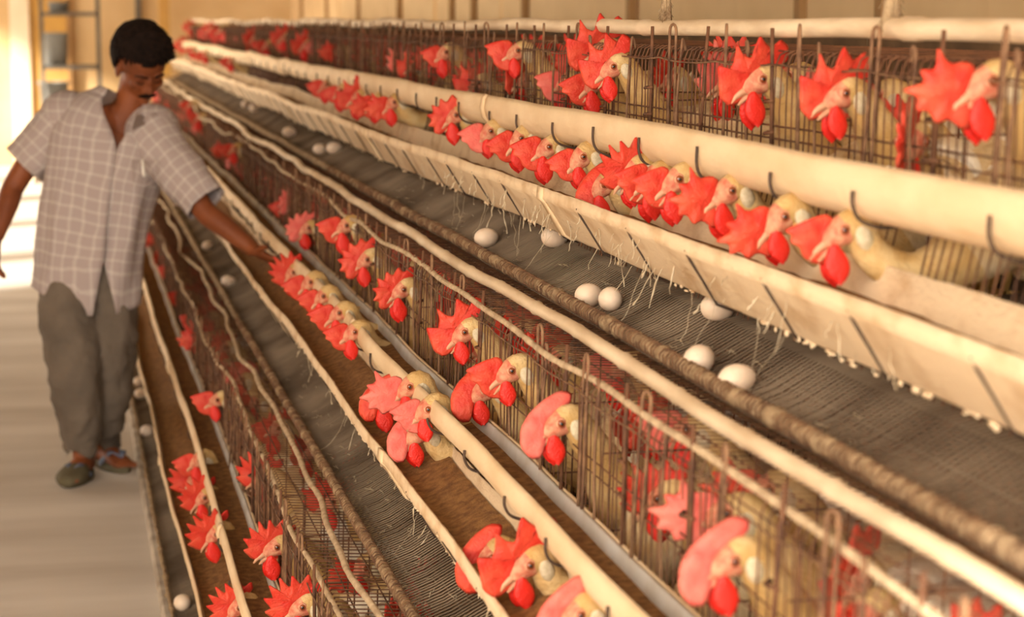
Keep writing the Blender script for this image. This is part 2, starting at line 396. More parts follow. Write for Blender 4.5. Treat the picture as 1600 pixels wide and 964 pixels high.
def floor_z(k, x):                # section height of the sloping cage floor at section offset x
    lx, lz = LA[k]; return lz + .14 - (x - lx - .10) * .20
HENS = []
PINK = {(653, 675), (872, 660), (1140, 873), (900, 957), (640, 603), (668, 638), (480, 356), (1060, 95), (765, 205), (885, 128)}
for row, px, py, kind in hen_list():
    xp = XH[row] + R.uniform(-.006, .006)
    if (px, py) == (956, 105): xp = 1.09
    if (px, py) in ((938, 78), (885, 128)): xp = 1.15
    v, zp = pix(px, py, xp)
    HENS.append(dict(xp=xp, zp=zp, row=row, px=px, py=py, kind=kind, v=v, pink=(px, py) in PINK))
def gap(k, part, Y):
    return any(int(h['row'][1]) == k and h['row'][0] == part and abs(h['v'].y - Y) < .030 for h in HENS)

# ---- head pieces in the head frame (x forward to the beak, y side, z up, origin between the eyes)
def comb_mesh(outline, cen, th, bend, seed):
    sm_ = []
    for i in range(len(outline)):
        a, b = outline[i], outline[(i + 1) % len(outline)]
        sm_ += [(a[0] * .82 + b[0] * .18, a[1] * .82 + b[1] * .18), (a[0] * .18 + b[0] * .82, a[1] * .18 + b[1] * .82)]
    outline = sm_
    bm = bmesh.new(); n0 = len(outline)
    o = []
    for i in range(n0):
        a, b = outline[i], outline[(i + 1) % n0]
        for s in range(2):
            t = s / 2; o.append((a[0] + (b[0] - a[0]) * t, a[1] + (b[1] - a[1]) * t))
    n = len(o)
    def pt(x, z, y): 
        r = max(0, z - .005); yy = y + bend * r * r * 12 + .0035 * nz(x * 45, z * 45, seed) + .002 * nz(x * 110, z * 110, seed)
        return bm.verts.new((x, yy, z))
    e = [pt(x, z, 0) for x, z in o]
    lay = []
    for s in (.90, .62, .3):
        f = {.90: .55, .62: .9, .3: 1}[s]
        lay.append(([pt(cen[0] + (x - cen[0]) * s, cen[1] + (z - cen[1]) * s, -th * f) for x, z in o], [pt(cen[0] + (x - cen[0]) * s, cen[1] + (z - cen[1]) * s, th * f) for x, z in o]))
    for side in (0, 1):
        prev = e
        for l in lay:
            r = l[side]
            for i in range(n):
                q = (prev[i], prev[(i + 1) % n], r[(i + 1) % n], r[i])
                bm.faces.new(q if side else q[::-1])
            prev = r
        c = pt(cen[0], cen[1], -th if side == 0 else th)
        for i in range(n):
            q = (prev[i], prev[(i + 1) % n], c); bm.faces.new(q if side else q[::-1])
    return bm
COMBS = [
    ([(.030, -.022), (.050, -.022), (.060, -.004), (.057, .016), (.052, .042), (.041, .026), (.034, .030), (.026, .040), (.021, .064), (.013, .042), (.004, .034), (-.006, .042), (-.016, .062), (-.024, .044), (-.030, .034), (-.044, .046), (-.054, .032), (-.050, .010), (-.030, .012), (-.010, .017), (.010, .014), (.021, -.004)], (.012, .014), .0042, .10),
    ([(.004, .018), (.010, .026), (.030, .030), (.062, .029), (.055, .019), (.060, .012), (.052, .002), (.052, -.012), (.044, -.024), (.026, -.035), (.015, -.022), (.010, -.006)], (.032, .0), .0045, -.1),
    ([(.004, .016), (.012, .026), (.030, .030), (.037, .052), (.044, .030), (.060, .036), (.058, .022), (.082, .024), (.068, .010), (.076, .000), (.062, -.006), (.060, -.020), (.046, -.020), (.036, -.036), (.020, -.034), (.014, -.014)], (.036, .004), .0042, .12),
    ([(.040, -.034), (.054, -.028), (.060, -.008), (.050, .014), (.030, .028), (.006, .036), (-.020, .038), (-.034, .028), (-.026, .016), (-.004, .014), (.012, .008), (.022, -.012)], (.022, .014), .0055, -.25),
    ([(.026, -.014), (.046, -.012), (.060, .016), (.046, .012), (.054, .040), (.038, .026), (.038, .060), (.024, .032), (.018, .066), (.008, .034), (-.002, .060), (-.010, .032), (-.028, .050), (-.028, .026), (-.048, .028), (-.042, .010), (-.020, .012), (.0, .015), (.016, .008)], (.010, .016), .0038, .18),
    ([(.030, -.020), (.048, -.024), (.060, -.014), (.054, -.002), (.066, .006), (.052, .014), (.058, .030), (.042, .026), (.038, .046), (.026, .032), (.014, .050), (.006, .034), (-.014, .046), (-.018, .030), (-.042, .036), (-.044, .014), (-.022, .012), (.0, .016), (.018, .004)], (.014, .012), .0045, -.12),
]
def mesh_of(bm, name, mats, smooth=True):
    o = obj(name, bm, mats, None, smooth); me = o.data; bpy.data.objects.remove(o); return me
comb_me = []
for i, (ol, cen, th, bd) in enumerate(COMBS):
    comb_me.append((mesh_of(comb_mesh(ol, cen, th, bd, i), 'comb', M['comb']), mesh_of(comb_mesh(ol, cen, th, bd, i + 20), 'comb', M['combp'])))
def wattle_mesh(side, s=1.0):
    bm = bmesh.new(); n = 12
    rings = []
    for i in range(9):
        t = i / 8; wdt = math.sin(min(1, t * .94 + .06) * PI) ** .75 * .0150 * (0.75 + .5 * t); z = -.014 - .053 * t * s
        rings.append([bm.verts.new((.012 + wdt * math.cos(a * 2 * PI / n) - .004 * t, side * (.0065 + .004 * t) + .0042 * math.sin(a * 2 * PI / n) * (1 - .3 * t), z + .002 * nz(t * 4, a))) for a in range(n)])
    for i in range(8):
        for a in range(n): bm.faces.new((rings[i][a], rings[i][(a + 1) % n], rings[i + 1][(a + 1) % n], rings[i + 1][a]))
    bm.faces.new(rings[0]); bm.faces.new(rings[-1][::-1]); bmesh.ops.recalc_face_normals(bm, faces=bm.faces)
    return bm
wat_me = [mesh_of(wattle_mesh(-1), 'wattle', M['wattle']), mesh_of(wattle_mesh(1, .9), 'wattle', M['wattle'])]
def beak_mesh(lower=False):
    bm = bmesh.new()
    pts = [(.017, -.006, .0085), (.029, -.008, .0058), (.039, -.011, .0038), (.047, -.017, .0012)] if not lower else [(.015, -.013, .0070), (.027, -.0175, .0038), (.038, -.0225, .0012)]
    tube(bm, [(x, 0, z) for x, z, r in pts], 1, 8, True, lambda i: pts[i][2])
    return bm
beak_me = [mesh_of(beak_mesh(), 'beak', M['beak']), mesh_of(beak_mesh(True), 'lower_beak', M['beak'])]
def small(r, name, m, seg=10): bm = bmesh.new(); ell(bm, (0, 0, 0), r, seg, 7); return mesh_of(bm, name, m)
eye_me = small((.0052, .0030, .0052), 'eye', M['iris']); pup_me = small((.0024, .0014, .0024), 'pupil', M['pupil'])
ring_me = small((.0085, .0028, .0080), 'eye_ring', M['skin'])
lobe_me = small((.0105, .0042, .0150), 'ear_lobe', M['lobe'])
HK = 1.16                        # head pieces are drawn this much larger
def body_mesh(hx, hz, pitch, mat_f, seed, low=False):
    # spine in the XZ plane: hen frame, origin at the feet below the body, looking towards -X; head at (hx, hz)
    bm = bmesh.new()
    c, s = math.cos(pitch), math.sin(pitch)
    def hp(x, z): x *= HK; z *= HK; return (hx - x * c - z * s, hz - x * s + z * c)
    q = [(hp(.024, -.010), .007, .008), (hp(.012, -.004), .0135, .0145), (hp(-.004, -.001), .0170, .0185), (hp(-.020, -.004), .0175, .0195)]
    ctrl = [(x, z, ra * HK, rb * HK) for (x, z), ra, rb in q]
    if low: ctrl += [(hx + .044, hz - .034, .023, .025), (hx + .095, hz - .060, .028, .029), (hx + .150, hz - .045, .040, .040)]
    else: ctrl += [(hx + .050, hz - .034, .025, .028), (hx + .080, hz - .085, .035, .040), (hx + .115, max(.17, hz - .15), .050, .056)]
    ctrl += [(-.050 if low else min(-.04, hx + .19), .165, .066, .072), (.005, .165, .078, .082), (.075, .175, .074, .072), (.135, .195, .045, .048), (.175, .225, .022, .026), (.225, .260, .006, .020)]
    pts = cr(ctrl, 4); n = len(pts); rings = []; ns = 16
    for i, (x, z, ra, rb) in enumerate(pts):
        a, b = pts[max(i - 1, 0)], pts[min(i + 1, n - 1)]
        t = Vector((b[0] - a[0], 0, b[1] - a[1])).normalized(); u = Vector((0, 1, 0)); v = t.cross(u)
        k_ = .05 if 13 < i else 0
        def rr(q): return 1 + k_ * nz(i * .5, q * .9, seed) + (.03 * math.sin(i * 2.4 + q * 1.9) if 12 < i < n - 8 else 0)
        rings.append([bm.verts.new(Vector((x, 0, z)) + (u * (max(ra, .002) * math.cos(q * 2 * PI / ns)) + v * (max(rb, .002) * math.sin(q * 2 * PI / ns))) * rr(q)) for q in range(ns)])
    for i in range(n - 1):
        for q in range(ns):
            f = bm.faces.new((rings[i][q], rings[i][(q + 1) % ns], rings[i + 1][(q + 1) % ns], rings[i + 1][q]))
            f.material_index = 1 if i < 8 else 2 if i < 25 else 0
    f = bm.faces.new(rings[0][::-1]); f.material_index = 1; bm.faces.new(rings[-1])
    bmesh.ops.recalc_face_normals(bm, faces=bm.faces)
    return mesh_of(bm, 'body', [mat_f, M['skin'], M['nape']])
def wing_mesh(s):
    bm = bmesh.new(); ell(bm, (0, 0, 0), (.095, .016, .050), 14, 8)
    for v in bm.verts:
        v.co.z -= max(0, v.co.x) * .25; v.co += Vector((0, .004 * nz(v.co.x * 30, v.co.z * 50), .003 * nz(v.co.x * 60, v.co.z * 20)))
    return mesh_of(bm, 'wing', M['featherw'])
wing_me = wing_mesh(1)
def leg_mesh():
    bm = bmesh.new(); tube(bm, [(.0, 0, .125), (.012, 0, .075), (-.004, 0, .010)], .006, 6)
    for a in (-.5, 0, .5): tube(bm, [(-.004, 0, .008), (-.03, a * .04, .006), (-.048, a * .07, .003)], .0038, 5)
    tube(bm, [(-.004, 0, .008), (.022, 0, .004)], .0035, 5)
    return mesh_of(bm, 'leg', M['leg'])
leg_me = leg_mesh()
POSE = {}      # name: (hx, hz, pitch)
for nm, v in {'low1': (-.270, .175, .42), 'low2': (-.300, .150, .58), 'high1': (-.235, .315, .38), 'high2': (-.265, .290, .50), 'in1': (-.175, .285, .25), 'in2': (-.150, .250, .45)}.items():
    POSE[nm] = v + (body_mesh(*v, M['feather'] if nm[-1] == '1' else M['featherw'], len(nm)),)
def child(name, me, par, loc=(0, 0, 0), rot=(0, 0, 0), sc=(1, 1, 1)):
    o = bpy.data.objects.new(name, me); C.objects.link(o); o.parent = par; o.location = loc; o.rotation_euler = rot; o.scale = sc; return o
def make_hen(head, pose, kind, pink, yaw, sc, label, group, roll=0, simple=False):
    hx, hz, pitch, me = POSE[pose] if isinstance(pose, str) else pose
    r = thing('hen', label, 'hen', group=group)
    off = Matrix.Rotation(yaw, 3, 'Z') @ (Vector((hx, 0, hz)) * sc)
    r.location = Vector(head) - off; r.rotation_euler = (0, 0, yaw); r.scale = (sc,) * 3
    child('body', me, r)
    # head frame: x forward = -X of the hen; the pieces are turned by 180 degrees and pitched
    hm = Matrix.Translation((hx, 0, hz)) @ Matrix.Rotation(PI, 4, 'Z') @ Matrix.Rotation(pitch, 4, 'Y') @ Matrix.Scale(HK, 4)
    def hc(name, me_, loc=(0, 0, 0), s=(1, 1, 1), rot=None):
        o = bpy.data.objects.new(name, me_); C.objects.link(o); o.parent = r
        o.matrix_local = hm @ Matrix.Translation(loc) @ (rot or Matrix()) @ Matrix.Diagonal((*s, 1)); return o
    cs = R.uniform(.94, 1.10)
    hc('comb', comb_me[kind][1 if pink else 0], (0, 0, 0), (cs, 1, cs * R.uniform(.92, 1.06)), Matrix.Rotation(roll + R.uniform(-.12, .12), 4, 'X'))
    up = Matrix.Rotation(-pitch * .8, 4, 'Y')     # wattles hang plumb
    ws = R.uniform(.85, 1.08)
    hc('wattle', wat_me[0], (0, 0, 0), (ws, 1, ws), up); hc('wattle', wat_me[1], (0, 0, 0), (ws, 1, ws), up)
    if simple: return r
    hc('beak', beak_me[0]); hc('lower_beak', beak_me[1])
    for s in (-1, 1):
        hc('eye_ring', ring_me, (.001, s * .0155, .002))
        e = hc('eye', eye_me, (.001, s * .0178, .002))
        p = bpy.data.objects.new('pupil', pup_me); C.objects.link(p); p.parent = e; p.location = (0, s * .0022, 0)
        hc('ear_lobe', lobe_me, (-.017, s * .0165, -.016))
        child('wing', wing_me, r, (.045, s * .070, .180), (0, -.15, 0)); child('leg', leg_me, r, (.0, s * .035, 0))
    return r

# labels for the hens one can tell apart
LAB = {
 ('a3', 1314): 'hen whose tan neck stretches far right, nearest of those feeding under the broad trough',
 ('a3', 1219): 'hen with a big ragged many-pointed comb and double wattles, second nearest feeding low',
 ('a3', 1135): 'hen with spiky comb, third nearest below the broad top trough',
 ('a3', 1057): 'hen with smooth leaf comb, fourth nearest under the top trough',
 ('a3', 1022): 'hen whose comb overlaps the fourth one below the broad top trough, fifth nearest',
 ('a3', 990): 'hen with upright pointed comb, sixth nearest below the broad top trough',
 ('a3', 943): 'hen stooping lowest behind the cream trough edge, dark pinkish comb',
 ('a3', 908): 'hen with pale round ear lobe and leaf comb, seventh nearest below the broad top trough',
 ('a3', 855): 'hen with open pale beak pointing down, mid line of the top trough',
 ('a3', 812): 'hen with jagged comb left of the open-beaked hen on the top feeding line',
 ('a3', 765): 'hen showing a pinkish leaf comb behind the upright-combed hen of the top feeding line',
 ('a3', 712): 'hen with bushy serrated comb leading the sharp part of the top feeding line',
 ('b3', 956): 'hen leaning far out above the broad trough, long tan neck, big red comb',
 ('b3', 938): 'hen with comb raised highest, just behind the long-necked hen above the broad trough',
 ('b3', 930): 'hen head pressed under the long-necked hen above the broad trough',
 ('b3', 885): 'hen showing a pale rounded comb left of the cluster above the broad trough',
 ('b3', 1184): 'hen with three-spiked upright comb and white ear lobe looking through the top wires',
 ('b3', 1312): 'hen with the largest spiked comb looking left through the top wires, white ear lobe',
 ('b3', 1540): 'blurred hen behind the top wires near the right picture edge',
 ('b3', 695): 'lone out-of-focus hen with whitish head in the top cages, left of the sharp cluster',
 ('b3', 808): 'blurred pink-combed hen between the lone whitish hen and the sharp cluster, top cages',
 ('b2', 480): 'hen with tan neck sticking out of the middle cages, first past the man\'s hand',
 ('b2', 540): 'small pink-combed hen head behind wires beside the first middle-cage hen past the hand',
 ('b2', 572): 'hen with large serrated dark pink comb and cream neck out of the middle cages',
 ('b2', 627): 'hen with sawtooth comb and hanging wattle, just below the cream-necked middle hen',
 ('b2', 725): 'hen with tall upright comb half behind wires in the middle cages',
 ('b2', 756): 'hen with rounded comb, lower left one of the pair out of the middle cages',
 ('b2', 797): 'hen with tan nape and leaf comb, upper right of the pair out of middle cages',
 ('b2', 872): 'hen with drooping pale pink comb and very long red wattle, middle cages',
 ('b2', 1140): 'blurred hen with pink comb and round wattle in the near middle cage at the bottom',
 ('a2', 457): 'hen with ragged comb right beside the man\'s hand',
 ('a2', 484): 'second hen past the man\'s hand on the brown feed line',
 ('a2', 505): 'third hen past the man\'s hand on the brown feed line',
 ('a2', 530): 'fourth hen past the man\'s hand on the brown feed line',
 ('a2', 552): 'fifth hen past the man\'s hand, last before the empty stretch of feed',
 ('a2', 606): 'hen with rounded red comb and open beak, left one of the middle feeding huddle',
 ('a2', 640): 'hen showing a pink crumpled comb at the back of the middle feeding huddle',
 ('a2', 668): 'hen with pink leaf comb squeezed in the middle feeding huddle',
 ('a2', 653): 'hen with pale pink flopped comb, white ear lobe and long cream neck over brown feed',
 ('a2', 768): 'hen with red rounded comb over the trough lip, bottom centre, left of the spiked one',
 ('a2', 822): 'hen with tall spiked comb and cream neck over the trough, bottom centre',
 ('a2', 900): 'hen with pink comb cut by the bottom picture edge',
 ('b1', 340): 'hen leaning out of the bottom cages, farthest of those whose heads stand out',
 ('b1', 430): 'hen with star-shaped comb behind upright rods, bottom cages',
 ('b1', 472): 'hen with large star comb at the bottom picture edge, bottom cages',
 ('a1', 310): 'hen showing only a small comb tip, farthest in the lowest feeding line',
 ('a1', 304): 'hen with spread comb, second farthest in the lowest feeding line',
 ('a1', 318): 'hen with tall comb, middle one of the lowest feeding line',
 ('a1', 336): 'hen with bent comb and long wattle, second nearest in the lowest feeding line',
 ('a1', 372): 'hen with fan comb, nearest one of the lowest feeding line',
}
GRP = {'a3': 'hens feeding below the broad trough of the top tier', 'b3': 'hens looking out of the top cages', 'a2': 'hens feeding at the middle trough', 'b2': 'hens looking out of the middle cages', 'a1': 'hens feeding at the lowest trough', 'b1': 'hens looking out of the bottom cages'}
FAR = {'a3': 'blurred hen at the far end of the feeding line below the broad top trough', 'b3': 'blurred hen at the far end of the top cages', 'b2': 'blurred hen at the far end of the middle cages'}
for h in HENS:
    row = h['row']; low = row[0] == 'a'; lb = LAB.get((row, h['px'])); grp = GRP[row]
    if lb is None: lb = FAR[row]; grp = 'blurred ' + grp + ' at the far end'
    yaw = R.uniform(-.08, .22) if h['kind'] != 4 else R.uniform(.0, .35)
    k = int(row[1]); hx = R.uniform(-.30, -.27) if low else R.uniform(-.25, -.22)
    hz = max(.12 if low else .25, min(.20 if low else .40, floor_z(k, h['xp'] - hx) - h['zp']))
    pitch = R.uniform(.35, .6) if low else R.uniform(.25, .5)
    pose = (hx, hz, pitch, body_mesh(hx, hz, pitch, M['feather'], h['px'], low))
    make_hen(h['v'], pose, h['kind'], h['pink'], yaw, R.uniform(.98, 1.04), lb, grp, roll=0 if h['kind'] != 3 else .25)
# birds further inside the cages
ng = 0
T_ = 'first second third fourth fifth sixth seventh eighth ninth tenth eleventh twelfth thirteenth fourteenth fifteenth sixteenth seventeenth eighteenth nineteenth twentieth'.split()
ORD = T_ + ['twenty-' + x for x in T_[:9]] + ['thirtieth'] + ['thirty-' + x for x in T_[:9]]
ORD[0] = 'very'
CN = {0: 'spiked', 1: 'leaf-shaped', 2: 'ragged', 5: 'bushy', 4: 'star-shaped'}
for k in (1, 2, 3):
    y = 1.72 if k > 1 else 3.2; j = 0
    while y < Y1 - .3:
        step = .175 if y < 9 else .24
        yy = y + R.uniform(-.05, .05)
        pose = R.choice(('in1', 'in2', 'in1')); sc = R.uniform(.94, 1.05)
        xoff = R.choice((.03, .06, .10, .16)); hx = FR[k][0] + xoff
        clash = any(int(h['row'][1]) == k and abs(h['v'].y - yy) < .07 for h in HENS)
        if clash: hx += .09
        zf = floor_z(k, hx + .15); hzp = zf - POSE[pose][1] * sc - .0
        v = V3(hx, hzp, yy)
        kd = R.choice((0, 1, 2, 5, 4)); pk = R.random() < .25
        q = v - Vector((0, 0, HC)); dp = q.dot(FW); sx = 800 + F * q.dot(RT) / dp; sy = 482 - F * q.dot(UP) / dp
        if sx > 1680 or sy > 1040: y += step; continue
        seen = sx < 1600 and sy < 964 and yy < 6.2
        if seen:
            lb = '%s nearest hen shut behind the wires of the %s cages, %s %s comb' % (ORD[j], TIER[k], 'pink' if pk else 'red', CN[kd]); gr = 'hens inside the %s cages' % TIER[k]; j += 1
        elif yy < 6.2: lb = 'hen cut by the picture edge behind the wires of the %s cages' % TIER[k]; gr = 'hens at the picture edge in the %s cages' % TIER[k]
        elif yy < 11: lb = 'hazy hen behind the wires in the middle distance of the %s cages' % TIER[k]; gr = 'hens in the middle distance of the %s cages' % TIER[k]
        else: lb = 'blurred hen behind the wires in the far stretch of the %s cages' % TIER[k]; gr = 'hens in the far stretch of the %s cages' % TIER[k]
        make_hen(v, pose, kd, pk, R.uniform(-.7, .9), sc, lb, gr, simple=(yy > 8))
        y += step; ng += 1

# ================================================================ CAGES
ROWS = {}
def vwire(bm, k, Y, part, r, ns=4):
    lx, lz = LA[k]; fx_, fz_ = FR[k]
    bx, bz = lx + .118, lz + .135
    mx, mz = lx + .168, LB[k][1] + .050
    jx = R.uniform(-.003, .003); jy = R.uniform(-.003, .003)
    if part == 'a':
        tube(bm, [V3(bx, bz, Y + jy), V3((bx + mx) / 2 + jx, (bz + mz) / 2, Y), V3(mx, mz, Y)], r, ns, False)
    else:
        tube(bm, [V3(mx, mz, Y), V3((mx + fx_) / 2 + jx, (mz + fz_) / 2, Y + jy), V3(fx_, fz_ + .02, Y), V3(fx_ + .006, fz_ + .004, Y), V3(fx_ + .02, fz_ - .003, Y)], r, ns, False)
for k in (1, 2, 3):
    lx, lz = LA[k]; fx_, fz_ = FR[k]
    row = thing('cage_row', {3: 'top row of rusty wire cages with a pale pipe along its front edge', 2: 'middle row of rusty wire cages with a bamboo pole along its roof', 1: 'bottom row of rusty wire cages beside the walkway'}[k], 'cage', V3(lx + .106, lz + .14, Y0))
    T0 = Vector(row.location); ROWS[k] = row
    def cobj(name, bm, m, st=True):
        bmesh.ops.translate(bm, verts=bm.verts, vec=-T0); o = obj(name, bm, m, row)
        return stuff(o) if st else o
    for j, (a, b) in enumerate(sections()):
        near = j < 4; ns = 5 if j < 2 else 4 if near else 3
        # front wires
        bm = bmesh.new(); y = a; sp = .026 if j < 5 else .034
        while y < b:
            for part in 'ab':
                if not gap(k, part, y): vwire(bm, k, y, part, .0014 if near else .0018, ns)
            y += sp + R.uniform(-.002, .002)
        for (x, z) in ((lx + .112, lz + .105), (lx + .160, LB[k][1] + .085), (fx_ - .001, fz_ + .135), (fx_ - .001, fz_ + .115), (fx_ + .0015, fz_ + .02)):
            n = 24; tube(bm, [V3(x + .002 * nz(i * .9, z * 50), z + .002 * nz(i * .7, x * 50, 3), a + (b - a) * i / n) for i in range(n + 1)], .0016, 4, False)
        cobj('front_grid', bm, M['wire'])
        # roof wires
        bm = bmesh.new(); y = a; sp = .026 if j < 5 else .04
        while y < b:
            dz = .004 * nz(y * 2, k); e = R.uniform(-.004, .004)
            tube(bm, [V3(fx_ + .018, fz_ - .002, y), V3(fx_ + .14, fz_ + .006 + dz, y + e), V3(fx_ + .40, fz_ + .0, y)], .0013 if near else .0018, ns if ns > 3 else 3, False)
            y += sp
        for q in (.05, .115, .19, .28, .38):
            n = 12; tube(bm, [V3(fx_ + q, fz_ + .004 + .004 * nz(i * .8, q * 9, k), a + (b - a) * i / n) for i in range(n + 1)], .0017, 4, False)
        cobj('roof_grid', bm, M['wire'])
        # floor / egg shelf wires
        bm = bmesh.new(); y = a; sp = .0150 if j < 3 else .022 if j < 5 else .034
        while y < b:
            d = .007 * nz(y * 1.2, k * 3.3); e = R.uniform(-.002, .002)
            tube(bm, [V3(lx - .034, lz + .180 + d, y), V3(lx - .030, lz + .196 + d, y), V3(lx - .018, lz + .198 + d, y), V3(lx + .04, lz + .176 + d * 1.3, y + e), V3(lx + .10, lz + .142, y), V3(lx + .50, lz + .062, y)], .0018 if j < 3 else .0024, 4 if j < 3 else 3, False)
            y += sp
        for q, z in ((.005, .192), (.055, .171), (.11, .144), (.30, .104), (.45, .074)):
            n = 20; tube(bm, [V3(lx + q, lz + z + .007 * nz((a + (b - a) * i / n) * 1.2, k * 3.3) * (1 if q < .1 else 0) + .001, a + (b - a) * i / n) for i in range(n + 1)], .0013, 4, False)
        cobj('floor_grid', bm, M['wiref'])
        # back grid
        bm = bmesh.new(); y = a
        while y < b:
            tube(bm, [V3(fx_ + .40, fz_, y), V3(lx + .50, lz + .062, y)], .0018, 3, False); y += .06
        cobj('back_grid', bm, M['wire'])
    # dividers between cages
    bm0 = bmesh.new()
    for q in range(9):
        x = .02 + q * .045; tube(bm0, [V3(fx_ + x, fz_ + .003, 0) - V3(fx_, fz_, 0), V3(fx_ + x, lz + .12 - q * .009, 0) - V3(fx_, fz_, 0)], .0016, 4, False)
    for q in (.10, .22, .33): tube(bm0, [V3(fx_ + .01, fz_ + q, 0) - V3(fx_, fz_, 0), V3(fx_ + .40, fz_ + q, 0) - V3(fx_, fz_, 0)], .0016, 4, False)
    dme = mesh_of(bm0, 'divider', M['wire']); y = Y0 + .2; 
    while y < Y1:
        o = bpy.data.objects.new('divider', dme); C.objects.link(o); o.parent = row; o.location = V3(fx_, fz_, y) - T0; y += HS * 1.2
    # strong uprights: hairpin rods and rods with collars
    for kind in (0, 1, 2):
        bm0 = bmesh.new(); B0 = V3(fx_, fz_, 0); mx, mz = lx + .160, LB[k][1] + .064
        if kind == 0:
            for s in (-1,):
                pts = [V3(mx, mz, -.011) - B0, V3(fx_ - .006, fz_ + .03, -.011) - B0]
                for q in range(7):
                    a_ = PI * q / 6; pts.append(V3(fx_ - .006, fz_ - .030 - .012 * math.sin(a_), -.011 * math.cos(a_)) - B0)
                pts += [V3(fx_ - .006, fz_ + .03, .011) - B0, V3(mx, mz, .011) - B0]
                tube(bm0, pts, .0027, 6)
        elif kind == 1:
            tube(bm0, [V3(mx - .003, mz, 0) - B0, V3(fx_ - .007, fz_ + .02, 0) - B0, V3(fx_ - .005, fz_ - .038, .004) - B0], .0032, 6)
            for z in (.075, .125): tube(bm0, [V3(fx_ - .012, fz_ + z, -.014) - B0, V3(fx_ - .012, fz_ + z + .002, .018) - B0, V3(fx_ - .002, fz_ + z, .022) - B0], .0028, 6)
        else:
            tube(bm0, cr([(*(V3(mx, mz, 0) - B0),), (*(V3(fx_ - .008, fz_ + .10, .004) - B0),), (*(V3(fx_ - .006, fz_ + .0, 0) - B0),), (*(V3(fx_ - .004, fz_ - .016, .010) - B0),), (*(V3(fx_ + .003, fz_ + .004, .018) - B0),)], 5), .0026, 6)
        rme = mesh_of(bm0, 'upright_rod', M['wirel'] if kind != 1 else M['wire'])
        y = 1.62 + kind * .118
        while y < 14:
            yj = y + R.uniform(-.035, .035)
            if not gap(k, 'b', yj):
                o = bpy.data.objects.new('upright_rod', rme); C.objects.link(o); o.parent = row; o.location = V3(fx_, fz_, yj) - T0
                o.rotation_euler = (R.uniform(-.06, .06), R.uniform(-.03, .03), R.uniform(-.3, .3)); o.scale = (1, 1, R.uniform(.96, 1.06))
            y += HS
    # sagging pale wire along the front
    bm = bmesh.new(); pts = []
    n = 500
    for i in range(n + 1):
        Y = Y0 + (Y1 - Y0) * i / n
        sg = .007 * abs(math.sin(Y * PI / HS)); pts.append(V3(fx_ - .010 + .003 * nz(Y * 9, 2), fz_ + .018 + sg + .004 * nz(Y * 4, 7), Y))
    tube(bm, pts, .0015, 5); cobj('tie_wire', bm, M['wirel'], False)

# poles and cords on the cages
def long_tube(name, k, x, z, r, m, label, cat, seed, amp=1.0, rfun=None, step=.03, seg=12, y1=None):
    y1 = y1 or Y1; n = int((y1 - Y0) / step); bm = bmesh.new(); pts = []; T0 = V3(x, z, Y0)
    for i in range(n + 1):
        Y = Y0 + (y1 - Y0) * i / n; wx, wz = wob(seed, Y, amp); pts.append(V3(x + wx, z + wz, Y) - T0)
    tube(bm, pts, r, seg, True, (lambda i: r * rfun(Y0 + (y1 - Y0) * i / n)) if rfun else None)
    return tag(obj(name, bm, m, loc=T0), label, cat)
def node(Y):
    f = (Y % .30) / .30; d = min(f, 1 - f) * .30
    return (1.0 + .22 * math.exp(-(d / .007) ** 2)) * (1 + .06 * nz(Y * 1.5, 3)) * (1 + .03 * nz(Y * 30, 1))
bp_ = long_tube('bamboo_pole', 2, TP[2][0], TP[2][1], .0118, M['bamboo'], 'long pale bamboo pole lying along the roof of the middle cages', 'pole', 31, 1.3, node, .014, 14)
# wire wraps on the bamboo
pp = long_tube('pale_pipe', 3, TP[3][0], TP[3][1], .0150, M['bamboo'], 'long pale dusty pipe along the top front edge of the highest cages', 'pipe', 33, 1.0, lambda Y: 1 + .07 * nz(Y * 2.5, 1) + (.14 if (Y % 1.3) < .05 else 0), .02, 14)
def lump(Y): return 1 + .55 * nz(Y * 16, 5) + .5 * nz(Y * 50, 9)
for k, rr in ((1, .0055), (2, .0055)):
    o = long_tube('edge_cord', k, FR[k][0] - .002, FR[k][1] - .006, rr, M['cord'], 'pale twisted cord along the front top edge of the %s cages' % TIER[k], 'cord', 40 + k, 2.0, lambda Y: 1 + .3 * nz(Y * 25, 4), .012, 8)
    del o['category']; o.parent = ROWS[k]; o.location = o.location - ROWS[k].location
long_tube('roof_cord', 1, TP[1][0], TP[1][1], .0068, M['cord'], 'pale wavy cord lying on the roof wires of the bottom cages', 'cord', 50, 2.6, lambda Y: 1 + .25 * nz(Y * 18, 2), .012, 8)
